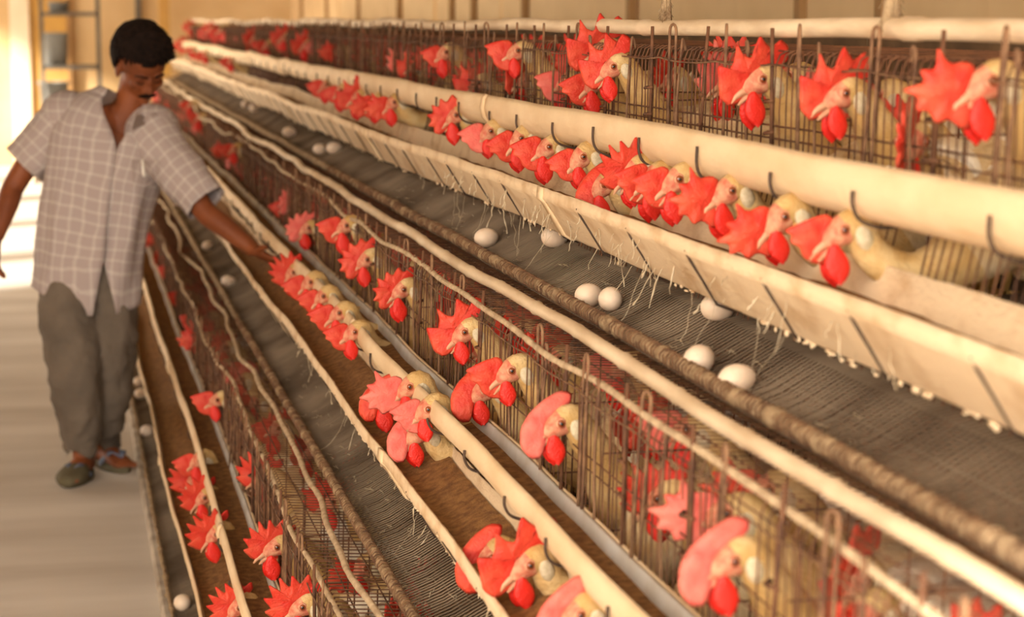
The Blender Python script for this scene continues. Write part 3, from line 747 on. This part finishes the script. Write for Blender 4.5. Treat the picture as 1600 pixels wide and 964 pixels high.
for k, r in ((1, .006), (2, .0095), (3, .0108)):
    lx, lz = LA[k]; x, z = lx - .033, lz + .182
    T0 = V3(x, z, Y0)
    t = thing('dusty_shelf_edge', {3: 'thick dust-caked rope edging the egg shelf of the top tier', 2: 'dust-caked rope edging the egg shelf of the middle tier', 1: 'thin dusty edge of the lowest egg shelf'}[k], 'rope', T0)
    bm = bmesh.new(); pts = []; n = 1100
    Yn = lambda i: Y0 + (Y1 - Y0) * (i / n) ** 1.5
    def dd(Y): return .007 * nz(Y * 1.2, k * 3.3)
    for i in range(n + 1):
        Y = Yn(i); pts.append(V3(x + .003 * nz(Y * 6, 8, k), z + dd(Y) - .004 + .003 * nz(Y * 7, 1, k), Y) - T0)
    tube(bm, pts, r, 9, True, lambda i: r * lump(Yn(i)))
    for v in bm.verts: v.co += Vector((.005 * nz(v.co.y * 90, v.co.x * 120, v.co.z * 120), 0, .006 * nz(v.co.y * 80, v.co.z * 120, 5)))
    obj('dust_rope', bm, M['rope'], t)
    bm = bmesh.new(); y = Y0
    while y < (7 if k > 1 else 5):                     # wire ends wrapped round the edge
        pts = []
        for q in range(8):
            a_ = q * PI / 3.6 + R.uniform(-.1, .1); rr = r * 1.15
            pts.append(V3(x + rr * math.cos(a_), z + dd(y) - .004 + rr * math.sin(a_), y + q * .0016) - T0)
        tube(bm, pts, .0013, 4, False); y += .0165
    stuff(obj('wrapped_wire_ends', bm, M['wirel'], t))

# solid boards under the cages and support frames
for k in (2, 3):
    bm = bmesh.new(); lx, lz = LA[k]; T0 = V3(lx + .1, lz + .21, Y0)
    prof = [(lx + .06, lz + .255), (lx + .55, lz + .15), (lx + .55, lz + .156), (lx + .06, lz + .261)]
    bm = extr(prof, 60 + k, Y0, Y1, .6, .3); bmesh.ops.translate(bm, verts=bm.verts, vec=-T0)
    tag(obj('dropping_board', bm, M['board'], loc=T0, smooth=False), 'brown sloping board beneath the floor wires of the %s cages' % TIER[k], 'board')
bm = bmesh.new(); T0 = V3(1.62, .5, Y0)
n = 0
bb = thing('back_boards', 'brown plank screen behind the cage rows', 'screen', (Q(1.66, 1)[0], Y0, 0))
pm = bmesh.new(); box(pm, (0, .004, .0), (.02, .604, 1.60)); pme = mesh_of(pm, 'plank', M['board'], False)
y = 0
while y < Y1 - Y0:
    o = bpy.data.objects.new('plank', pme); C.objects.link(o); o.parent = bb; o.location = (R.uniform(-.004, .004), y, 0); y += .61
for i in range(7):
    Y = 1.9 + i * 2.43 + .4
    fr = thing('support_frame', '%s nearest rusty stepped steel frame carrying the three cage rows' % ('very', 'second', 'third', 'fourth', 'fifth', 'sixth', 'seventh')[i], 'frame', V3(.9, 1.64, Y), 'support frames under the cage rows')
    T0 = Vector(fr.location)
    for k in (1, 2, 3):
        lx, lz = LA[k]
        bm = bmesh.new(); tube(bm, [V3(lx + .13, lz + .158, Y) - T0, V3(lx + .5, lz + .084, Y) - T0], .009, 6); obj('cross_bar', bm, M['wire'], fr)
        bm = bmesh.new(); tube(bm, [V3(lx + .40, lz + .112, Y) - T0, V3(lx + .40, 1.72, Y) - T0], .011, 6); obj('post', bm, M['wire'], fr)

# ================================================================ EGGS
def egg_mesh():
    bm = bmesh.new(); bmesh.ops.create_uvsphere(bm, u_segments=20, v_segments=14, radius=1)
    for v in bm.verts:
        x = v.co.z; f = 1 - .12 * x; v.co = Vector((x * .0285, v.co.x * .0215 * f, v.co.y * .0215 * f))
    return mesh_of(bm, 'egg', M['egg'])
eme = egg_mesh()
EGG = [(3, 1152, 592, 'brown-shadowed white egg nearest the camera against the dusty rope edge', .3), (3, 1093, 561, 'white egg half hidden behind the rope edge, left of the nearest egg', .9), (3, 1121, 481, 'large white egg under the cream trough at the right of the shelf', .1), (3, 954, 466, 'white egg in sharp focus at mid shelf, right one of a touching pair', 1.2), (3, 921, 461, 'white egg at mid shelf, left one of a touching pair', .5), (3, 866, 371, 'white egg with cobweb across it under the cream trough', .1), (3, 760, 371, 'white egg just behind the rope edge at the far end of the sharp stretch', .4),
       (3, 452, 207, 'farthest blurred egg but two on the top egg shelf', 0), (3, 500, 233, 'blurred egg on the top shelf, left of a close pair', .6), (3, 522, 231, 'blurred egg on the top shelf, right one of a close pair', .2), (3, 398, 168, 'blurred egg far along the top shelf beneath the wavy trough', .2), (3, 384, 163, 'blurred egg farthest away on the top shelf', .7),
       (2, 357, 439, 'blurred white egg on the middle shelf below the man\'s forearm', .2), (2, 325, 384, 'blurred white egg on the middle shelf beneath the man\'s sleeve', .7), (2, 279, 317, 'blurred white egg on the middle shelf close to the man\'s side', .7),
       (1, 285, 940, 'white egg on the lowest shelf at the bottom picture edge', 1.3), (1, 230, 672, 'blurred egg on the lowest shelf, nearest of the group behind the man\'s feet', .8), (1, 221, 615, 'blurred egg on the lowest shelf, second of the group beside the man', .3), (1, 218, 597, 'blurred egg on the lowest shelf touching the second of the group', .9), (1, 210, 566, 'blurred egg on the lowest shelf, third beside the man\'s trousers', .2), (1, 205, 540, 'blurred egg on the lowest shelf, farthest beside the man\'s trousers', .6)]
def shelf_z(k, x, Y):
    lx, lz = LA[k]; q = x - lx; d = .007 * nz(Y * 1.2, k * 3.3)
    pts = [(-.018, .198 + d), (.04, .176 + d * 1.3), (.10, .142)]
    for (a, za), (b, zb) in zip(pts, pts[1:]):
        if q <= b: return lz + za + (zb - za) * (q - a) / (b - a)
    return lz + .142
for k, px, py, lb, rz in EGG:
    best = None
    for i in range(81):
        x = LA[k][0] - .022 + .12 * i / 80; v, zp = pix(px, py, x)
        e = abs(zp - (shelf_z(k, x, v.y) - .0235))
        if best is None or e < best[0]: best = (e, x, v)
    e, x, v = best
    zz = shelf_z(k, x, v.y) - .0232; v = V3(x, zz, v.y)
    o = bpy.data.objects.new('egg', eme); C.objects.link(o); o.location = v; o.rotation_euler = (R.uniform(-.2, .2), R.uniform(-.15, .15), rz)
    s = R.uniform(.98, 1.06); o.scale = (s, s, s)
    tag(o, lb, 'egg', 'eggs on the %s egg shelf' % TIER[k])

# ================================================================ COBWEBS, STRAY FEATHERS, HANGING ROPES
for k in (2, 3):
    bm = bmesh.new(); lx, lz = LA[k]; T0 = V3(lx, lz, Y0)
    for i in range(95 if k == 3 else 26):
        Y = R.choice((R.uniform(2.2, 5.6), R.uniform(3.2, 4.8))); q = R.uniform(.0, .05); ln = R.choice((.015, .02, .03, .05)) * R.uniform(.6, 1.4)
        wx, wz = wob(k, Y); p = Vector((lx + wx + q, lz + wz + .030 + q * 1.35, Y)); pts = [V3(p.x, p.y, p.z) - T0]
        dx, dy = R.uniform(-.5, .2), R.uniform(-.7, .7)
        for s in range(5):
            p += Vector((dx * ln / 5 + R.uniform(-.003, .003), ln / 5, dy * ln / 5 + R.uniform(-.004, .004))); pts.append(V3(p.x, p.y, p.z) - T0)
        r0 = R.uniform(.0004, .0011); tube(bm, pts, r0, 4, False, lambda i: r0 * (1 + (1.6 if R.random() < .15 else 0)))
    for i in range(14 if k == 3 else 2):                                  # long strands down to the shelf
        Y = R.uniform(2.6, 5.2); wx, wz = wob(k, Y); a = V3(lx + wx + .045, lz + wz + .10, Y) - T0
        x2 = lx + R.uniform(-.01, .05); Y2 = Y + R.uniform(-.12, .12); b = V3(x2, shelf_z(k, x2, Y2) - .002, Y2) - T0
        tube(bm, [a.lerp(b, t / 6) + Vector((R.uniform(-.004, .004), R.uniform(-.004, .004), -.012 * math.sin(PI * t / 6))) for t in range(7)], R.uniform(.0003, .0007), 4, False)
    for i in range(60):                                  # fluff on the shelf
        Y = R.uniform(2.2, 6); x = lx + R.uniform(-.01, .07); c = V3(x, shelf_z(k, x, Y) - .003, Y) - T0
        tube(bm, [c + Vector((R.uniform(-.006, .006) + t * .003, R.uniform(-.02, .02) + t * R.uniform(-.006, .006), R.uniform(0, .004))) for t in range(4)], .0006, 3, False)
    o = obj('cobwebs', bm, M['web'], loc=T0); stuff(o); tag(o, 'dusty cobweb strands hanging from the cream trough over the %s egg shelf' % TIER[k], 'cobweb')
for px, y1_, lb, r in ((1392, 36, 'thick frayed brown rope hanging onto the pale top pipe', .010), (1040, 22, 'thin brown rope hanging onto the pale top pipe, farther back', .0075)):
    c, _ = pix(px, y1_, TP[3][0]); bm = bmesh.new(); T0 = Vector(c); n = 60
    for s in (0, PI):
        pts = [Vector((r * .55 * math.cos(i * .45 + s), r * .55 * math.sin(i * .45 + s), i * 1.77 / n if i else -.012)) for i in range(n + 1)]
        tube(bm, pts, r * .75, 7, True, lambda i: r * .75 * (1 + .25 * nz(i * .8, s)) * (1.5 if i < 1 else 1))
    for i in range(26):
        z = R.uniform(-.01, .05); a_ = R.uniform(0, 6.28); tube(bm, [(r * math.cos(a_), r * math.sin(a_), z), (1.9 * r * math.cos(a_ + .3), 1.9 * r * math.sin(a_ + .3), z - .012)], .0008, 3, False)
    tag(obj('hanging_rope', bm, M['rope'], loc=T0), lb, 'rope')

# ================================================================ THE MAN
DM = 7.25
def W(px, py, dz=0): return P(px, py, DM + dz)
man = thing('person', 'man in pale checked short-sleeved shirt and grey trousers bending to reach into the middle trough', 'person', (P(150, 740, DM).x, P(150, 740, DM).y, 0))
MB = Vector(man.location)
FB = Vector((-FW.x, -FW.y, 0)).normalized(); RH = Vector((RT.x, RT.y, 0)); Z = Vector((0, 0, 1))
def loft(bm, st, seg=16, ref=None, cap=True):
    # st: (point, width radius, depth radius); width axis follows ref
    ref = ref or RH; n = len(st); rings = []
    for i, (p, ra, rb) in enumerate(st):
        t = (st[min(i + 1, n - 1)][0] - st[max(i - 1, 0)][0]).normalized(); u = (ref - t * ref.dot(t)).normalized(); v = t.cross(u)
        rings.append([bm.verts.new(p + u * ra * math.cos(q * 2 * PI / seg) + v * rb * math.sin(q * 2 * PI / seg)) for q in range(seg)])
    for i in range(n - 1):
        for q in range(seg): bm.faces.new((rings[i][q], rings[i][(q + 1) % seg], rings[i + 1][(q + 1) % seg], rings[i + 1][q]))
    if cap: bm.faces.new(rings[0][::-1]); bm.faces.new(rings[-1])
    return rings
def fine(st, n=4):
    flat = [(*p, a, b) for p, a, b in st]; return [(Vector(q[:3]), q[3], q[4]) for q in cr(flat, n)]
# head frame
hf = (RH * .50 + FB * .74 + Z * -.68).normalized(); hu = Z * 1.0 + FB * .35 + RH * .12; hu = (hu - hf * hu.dot(hf)).normalized(); hr = hf.cross(hu) * -1   # hr = his left (image right)
HMX = Matrix((hr, hf, hu)).transposed()           # columns: side, forward, up
HC0 = W(221, 101, -.06); HSC = 1.10
def H(s, f, u): return HC0 + (hr * s + hf * f + hu * u) * HSC
def hell(bm, c, r): ell(bm, H(*c), tuple(x * HSC for x in r), 20, 14, HMX)
bm = bmesh.new()
hell(bm, (0, -.012, .030), (.074, .090, .082))     # cranium
hell(bm, (0, .020, -.030), (.060, .064, .072))     # face
hell(bm, (0, .036, -.082), (.036, .040, .026))     # jaw and chin
hell(bm, (0, .068, -.094), (.017, .014, .014))
for s in (-1, 1):
    hell(bm, (s * .034, .058, -.026), (.022, .020, .020))   # cheekbones
    hell(bm, (s * .030, .072, .010), (.022, .011, .008))    # brow
    hell(bm, (s * .030, .064, -.006), (.014, .012, .010))   # lids
    hell(bm, (s * .074, -.006, -.018), (.009, .017, .028))  # ears
    hell(bm, (s * .012, .086, -.040), (.009, .010, .008))   # nostrils
hell(bm, (0, .090, -.034), (.011, .015, .012)); hell(bm, (0, .082, -.014), (.008, .011, .024))
hell(bm, (0, .076, -.064), (.022, .011, .006)); hell(bm, (0, .074, -.072), (.019, .011, .006))
nb = W(192, 190, .02)
loft(bm, fine([(W(186, 225, .05), .10, .07), (nb, .070, .062), (W(204, 160, 0), .056, .056), (HC0 - hu * .035 - hf * .02, .056, .058)]), 16)
# torso core, arms, hands, legs, feet
loft(bm, fine([(W(135, 452, .04), .13, .09), (W(142, 400, .03), .125, .085), (W(152, 320, .02), .13, .09), (W(164, 250, .02), .15, .095), (W(174, 200, .03), .15, .08), (nb - Z * .01, .07, .06)]), 20)
S_L, E_L, Wr_L = W(250, 205, -.02), W(318, 328, -.10), W(398, 392, -.16)
S_R, E_R, Wr_R = W(92, 180, .04), W(22, 290, .02), W(-6, 372, -.06)
loft(bm, fine([(S_L, .055, .058), (S_L.lerp(E_L, .5), .046, .05), (E_L, .040, .042), (E_L.lerp(Wr_L, .35), .039, .040), (Wr_L, .026, .022)]), 14)
loft(bm, fine([(S_R, .055, .058), (S_R.lerp(E_R, .5), .046, .05), (E_R, .040, .042), (E_R.lerp(Wr_R, .35), .039, .040), (Wr_R, .026, .022)]), 14)
def hand(bm, wr, d, side, curl, thumb_side=1):
    d = d.normalized(); side = (side - d * side.dot(d)).normalized(); nrm = d.cross(side)   # nrm: back of the hand
    loft(bm, fine([(wr - d * .02, .026, .020), (wr + d * .02, .034, .017), (wr + d * .06, .041, .015), (wr + d * .088, .040, .012)]), 12, side)
    for i, (o_, ln) in enumerate(((.030, .070), (.010, .078), (-.010, .072), (-.029, .056))):
        b = wr + d * .080 + side * o_; dd = d; pts = [(b, .0098, .0098)]
        for j, f in enumerate((.45, .32, .23)):
            dd = (dd - nrm * curl * (.5 + .35 * j) + side * o_ * 1.2).normalized(); b = b + dd * ln * f; pts.append((b, .0094 - .0010 * j, .0092 - .001 * j))
        loft(bm, fine(pts, 2), 8, side)
    b = wr + d * .022 + side * .030 * thumb_side; dd = (d * .6 + side * .7 * thumb_side - nrm * .35).normalized()
    loft(bm, fine([(b, .014, .013), (b + dd * .034, .012, .011), (b + dd * .034 + (dd + d * .6).normalized() * .032, .0095, .009)], 3), 8, side)
hand(bm, Wr_L, (W(432, 410, -.19) - Wr_L), FB * .8 + Z * .3, .75, 1)
hand(bm, Wr_R, (W(-8, 430, -.08) - Wr_R), FB, .55, 1)
HipR, KnR, AnR = W(104, 448, .02), W(118, 575, -.06), W(128, 700, .05)
HipL, KnL, AnL = W(168, 448, .04), W(170, 575, .05), W(164, 688, .25)
for hp_, kn, an in ((HipR, KnR, AnR), (HipL, KnL, AnL)):
    loft(bm, fine([(hp_, .085, .085), (hp_.lerp(kn, .5), .070, .074), (kn, .050, .054), (kn.lerp(an, .35), .048, .054), (an, .030, .034)]), 14)
FtR = Vector((AnR.x, AnR.y, 0)) ; FtL = Vector((AnL.x, AnL.y, 0))
fdR = (FB * .93 - RH * .12).normalized(); fdL = (FB * .75 + RH * .62).normalized()
def foot(bm, an, ft, fd):
    sd_ = fd.cross(Z)
    loft(bm, fine([(an + Z * .02, .032, .036), (Vector((an.x, an.y, .075)), .034, .044), (ft - fd * .01 + Z * .05, .034, .048)], 3), 14, sd_)
    st = [(ft - fd * .075 + Z * .045, .020, .018), (ft - fd * .05 + Z * .045, .032, .030), (ft + fd * .03 + Z * .052, .036, .036), (ft + fd * .10 + Z * .038, .043, .022), (ft + fd * .140 + Z * .030, .040, .014)]
    loft(bm, fine(st, 3), 14, sd_)
    for i, o_ in enumerate((-.030, -.014, .001, .015, .028)):
        r_ = .013 if i == 0 else .0095
        b = ft + fd * (.145 - .006 * i) + sd_ * o_ + Z * .028
        loft(bm, [(b - fd * .01, r_, r_), (b + fd * .014, r_, r_ * .9), (b + fd * .026, r_ * .6, r_ * .5)], 8, sd_)
foot(bm, AnR, FtR, fdR); foot(bm, AnL, FtL, fdL)
bmesh.ops.translate(bm, verts=bm.verts, vec=-MB)
body = obj('body', bm, M['mskin'], man)
rm = body.modifiers.new('remesh', 'REMESH'); rm.mode = 'VOXEL'; rm.voxel_size = .0048; rm.use_smooth_shade = True
sm = body.modifiers.new('smooth', 'SMOOTH'); sm.factor = .5; sm.iterations = 3
def mobj(name, bm, m): bmesh.ops.translate(bm, verts=bm.verts, vec=-MB); return obj(name, bm, m, man)
# hair
bm = bmesh.new(); hell(bm, (0, -.016, .036), (.085, .100, .092)); bmesh.ops.subdivide_edges(bm, edges=bm.edges[:], cuts=2, use_grid_fill=True)
dead = []
for v in bm.verts:
    l = v.co - HC0; s, f, u = l.dot(hr) / HSC, l.dot(hf) / HSC, l.dot(hu) / HSC
    line = -.055 if f < -.03 else (-.055 + (f + .03) * 2.2 if f < .02 else .055)
    if f > .035: line = .056 + .006 * math.sin(s * 90)
    elif f > -.005: line = max(line, -.010 + (f + .005) * 1.5)
    if u < line: dead.append(v)
    else:
        d = l.normalized(); k_ = 1 + .06 * max(0, nz(s * 28, f * 28, u * 28)) + .015 * nz(s * 140, f * 140, u * 90)
        v.co = HC0 + l * k_ + hu * (.006 * HSC if f > .0 and u > .07 else 0)
bmesh.ops.delete(bm, geom=dead, context='VERTS')
ho = mobj('hair', bm, M['hair']); so = ho.modifiers.new('thickness', 'SOLIDIFY'); so.thickness = .014; so.offset = -1
# hair tufts
bm = bmesh.new()
for i in range(900):
    a_ = R.uniform(0, 2 * PI); el = R.uniform(.15, 1.5); s, f, u = .084 * math.cos(a_) * math.cos(el), -.016 + .098 * math.sin(a_) * math.cos(el), .036 + .090 * math.sin(el)
    if f > .05 and u < .062: continue
    p = H(s, f, u); d = (H(s, f, u) - H(0, -.016, .036)).normalized(); t_ = (hf * .6 + hr * R.uniform(-.4, .5) + d * .35).normalized()
    tube(bm, [p, p + t_ * .018 + d * .005, p + t_ * .034 - d * .002], .003, 4, True, lambda i: (.003, .0026, .0006)[i])
stuff(mobj('hair_tufts', bm, M['hair']))
bm = bmesh.new()
for s in (-1, 1):
    tube(bm, [H(s * .002, .093, -.054), H(s * .016, .089, -.056), H(s * .030, .078, -.064)], .006, 7, True, lambda i: (.0060, .0062, .0024)[i] * 1.1)
mobj('moustache', bm, M['hair'])
for s in (-1, 1):
    bm = bmesh.new(); tube(bm, [H(s * .012, .086, .014), H(s * .030, .084, .020), H(s * .050, .068, .014)], .004, 6, True, lambda i: (.0034, .004, .0018)[i]); mobj('eyebrow', bm, M['hair'])
    bm = bmesh.new(); tube(bm, [H(s * .016, .078, -.012), H(s * .030, .079, -.0145), H(s * .044, .069, -.011)], .0022, 5); mobj('eyelashes', bm, M['hair'])
# shirt: open-fronted loft with folds, sleeves, collar
def torso_st():
    return fine([(W(136, 446, .03), .188, .135), (W(138, 410, .03), .190, .138), (W(146, 345, .02), .192, .138), (W(158, 280, .02), .198, .138), (W(168, 225, .025), .205, .130), (W(176, 190, .03), .190, .110), (W(186, 168, .04), .135, .092), (W(194, 150, .04), .090, .080)], 7)
st = torso_st(); n = len(st); seg = 72
def shirt_part():
    bm = bmesh.new(); uvl = bm.loops.layers.uv.new('UVMap'); rings = []; uvs = {}
    tot = 0
    for i, (p, ra, rb) in enumerate(st):
        t = (st[min(i + 1, n - 1)][0] - st[max(i - 1, 0)][0]).normalized(); u = (RH - t * RH.dot(t)).normalized(); v = t.cross(u)
        if v.dot(FB) < 0: v = -v
        h = i / (n - 1)                     # 0 hem .. 1 collar
        if i: tot += (st[i][0] - st[i - 1][0]).length
        g = 0.0
        if h < .16: g = (.16 - h) * 2.6 * .55       # opening under the last button
        if h > .54: g = (h - .54) * 1.35         # open neck
        ring = []
        for q in range(seg + 1):
            ac = PI / 2 - .12 - .30 * (1 - h); a0 = ac + g; a1 = ac - g + 2 * PI
            a = a0 + (a1 - a0) * q / seg
            fold = .017 * nz(a * 2.2 + 3, h * 3.0) * (1.2 - h * .6) + .006 * math.sin(a * 9 + h * 7) * (1 - h) + .004 * nz(a * 6, h * 9) + .010 * max(0, nz(a * 1.3 + h * 4, h * 5, 4))
            c, s = math.cos(a), math.sin(a)
            e = .86; cc = math.copysign(abs(c) ** e, c); ss = math.copysign(abs(s) ** e, s)
            drop = 0
            if h < .14:                       # hem dips at the front panels, higher at the sides
                fr_ = max(0, s); drop = -(.14 - h) / .14 * (.055 * fr_ + (.055 if (c > .0 and s > 0) else 0))
            co = p + u * (ra + fold) * cc + v * (rb + fold) * ss + Z * drop
            vv = bm.verts.new(co); ring.append(vv); uvs[vv] = (a * .19, tot)
        rings.append(ring)
    for i in range(n - 1):
        for q in range(seg):
            f = bm.faces.new((rings[i][q], rings[i][q + 1], rings[i + 1][q + 1], rings[i + 1][q]))
            for l in f.loops: l[uvl].uv = uvs[l.vert]
    def sleeve(s0, e0, r0, r1, seedv):
        ax = (e0 - s0).normalized(); rr = []; m = 16; sg = 40; ref = ax.cross(FB).normalized()
        for i in range(m + 1):
            t = i / m; p = s0.lerp(e0, t); ra = r0 + (r1 - r0) * t; u = ref; v = ax.cross(u); ring = []
            for q in range(sg + 1):
                a = q * 2 * PI / sg
                fd = .007 * nz(math.cos(a) * 2 + seedv, math.sin(a) * 2, t * 4) + .005 * nz(math.cos(a) * 4, math.sin(a) * 4 + seedv, t * 9)
                vv = bm.verts.new(p + u * (ra + fd) * math.cos(a) + v * (ra * .92 + fd) * math.sin(a)); ring.append(vv); uvs[vv] = (a * .085, t * (e0 - s0).length)
            rr.append(ring)
        for i in range(m):
            for q in range(sg):
                f = bm.faces.new((rr[i][q], rr[i][q + 1], rr[i + 1][q + 1], rr[i + 1][q]))
                for l in f.loops: l[uvl].uv = uvs[l.vert]
    sleeve(W(228, 205, .0), W(322, 318, -.09), .098, .076, 1)
    sleeve(W(110, 185, .04), W(38, 258, .03), .098, .080, 5)
    # rounded shoulder caps
    for c_, r_ in ((W(238, 205, .01), .098), (W(106, 184, .04), .098)):
        tmp = bmesh.new(); ell(tmp, c_, (r_, r_ * .95, r_ * .98), 24, 16)
        mp = {}
        for v_ in tmp.verts: mp[v_] = bm.verts.new(v_.co); uvs[mp[v_]] = ((v_.co - c_).dot(RH), v_.co.z)
        for f_ in tmp.faces:
            f = bm.faces.new([mp[v_] for v_ in f_.verts])
            for l in f.loops: l[uvl].uv = uvs[l.vert]
        tmp.free()
    return bm
so_ = mobj('shirt', shirt_part(), M['shirt']); sf = so_.modifiers.new('cloth', 'SOLIDIFY'); sf.thickness = .003; sf.offset = 1
# collar: two turned-down leaves
for pts, nm in (((W(170, 138, .10), W(157, 140, .04), W(148, 168, -.055), W(176, 160, -.075), W(183, 150, -.03)), 'l'), ((W(228, 158, -.03), W(212, 180, -.085), W(206, 205, -.11), W(240, 188, -.075), W(246, 172, -.02)), 'r')):
    bm = bmesh.new(); vs = [bm.verts.new(p) for p in pts]; f = bm.faces.new(vs)
    bmesh.ops.solidify(bm, geom=[f], thickness=.006); bmesh.ops.bevel(bm, geom=bm.edges[:], offset=.0015, segments=1)
    mobj('collar', bm, M['shirt'])
# chest pocket with pen
def front(px, py, out=.0): return W(px, py, -.155 - out)
bm = bmesh.new(); tube(bm, [front(*q, -.008) for q in ((208, 250), (209, 284), (226, 290), (244, 282), (246, 250), (227, 251), (208, 250))], .0022, 6); mobj('chest_pocket_seam', bm, M['shirt'])
bm = bmesh.new(); tube(bm, [front(222, 250, .012), front(225, 276, .012)], .0042, 8); mobj('pen', bm, M['pen'])
# trousers
bm = bmesh.new()
def wav(st_, amp, sd_):
    out = []
    for i, (p, a_, b_) in enumerate(st_): out.append((p + RH * amp * nz(i * .5, sd_), a_ * (1 + .06 * nz(i * .7, sd_ + 3)), b_))
    return out
loft(bm, wav(fine([(W(136, 415, .03), .150, .115), (W(136, 445, .03), .162, .120), (W(138, 475, .03), .140, .110)]), 0, 1), 28)
loft(bm, wav(fine([(W(106, 440, .02), .100, .112), (W(108, 500, -.02), .104, .112), (W(116, 570, -.05), .094, .100), (W(122, 630, -.02), .084, .090), (W(126, 682, .04), .066, .074), (W(127, 702, .05), .060, .066)], 6), .012, 2), 26)
loft(bm, wav(fine([(W(170, 440, .04), .094, .108), (W(176, 500, .04), .090, .104), (W(174, 570, .06), .082, .094), (W(168, 630, .14), .072, .084), (W(164, 680, .24), .060, .068), (W(163, 696, .25), .056, .062)], 6), .012, 9), 26)
po = mobj('trousers', bm, M['pants']); rm = po.modifiers.new('remesh', 'REMESH'); rm.mode = 'VOXEL'; rm.voxel_size = .007; rm.use_smooth_shade = True
tx = bpy.data.textures.new('cloth_folds', 'CLOUDS'); tx.noise_scale = .09
dm = po.modifiers.new('folds', 'DISPLACE'); dm.texture = tx; dm.strength = .030; dm.mid_level = .5
# sandals
for ft, fd in ((FtR, fdR), (FtL, fdL)):
    sd_ = fd.cross(Z); bm = bmesh.new(); ring = []
    for z in (.0, .022):
        r_ = []
        for q in range(24):
            a_ = q * 2 * PI / 24; l_ = .03 + .128 * math.cos(a_); wd = (.040 + .010 * math.cos(a_)) * math.sin(a_)
            r_.append(bm.verts.new(ft + fd * l_ + sd_ * wd + Z * z))
        ring.append(r_)
    for q in range(24): bm.faces.new((ring[0][q], ring[0][(q + 1) % 24], ring[1][(q + 1) % 24], ring[1][q]))
    bm.faces.new(ring[0][::-1]); bm.faces.new(ring[1]); bmesh.ops.recalc_face_normals(bm, faces=bm.faces)
    sn = mobj('sandal', bm, M['sole'])
    for s in (-1, 1):
        bm = bmesh.new(); loft(bm, fine([(ft + fd * .118 + Z * .052, .010, .004), (ft + fd * .085 + sd_ * s * .024 + Z * .068, .014, .004), (ft + fd * .035 + sd_ * s * .045 + Z * .022, .013, .004)], 5), 8, fd)
        bmesh.ops.translate(bm, verts=bm.verts, vec=-MB); o = obj('strap', bm, M['strap'], sn)
        o['label'] = 'blue-grey rubber strap'
    if ft is FtR:
        bm = bmesh.new(); loft(bm, fine([(ft + fd * .055 + Z * .040, .047, .036), (ft + fd * .10 + Z * .036, .054, .033), (ft + fd * .145 + Z * .030, .050, .028), (ft + fd * .178 + Z * .026, .026, .020)], 4), 16, sd_)
        bmesh.ops.translate(bm, verts=bm.verts, vec=-MB); obj('toe_cover', bm, M['sole'], sn)
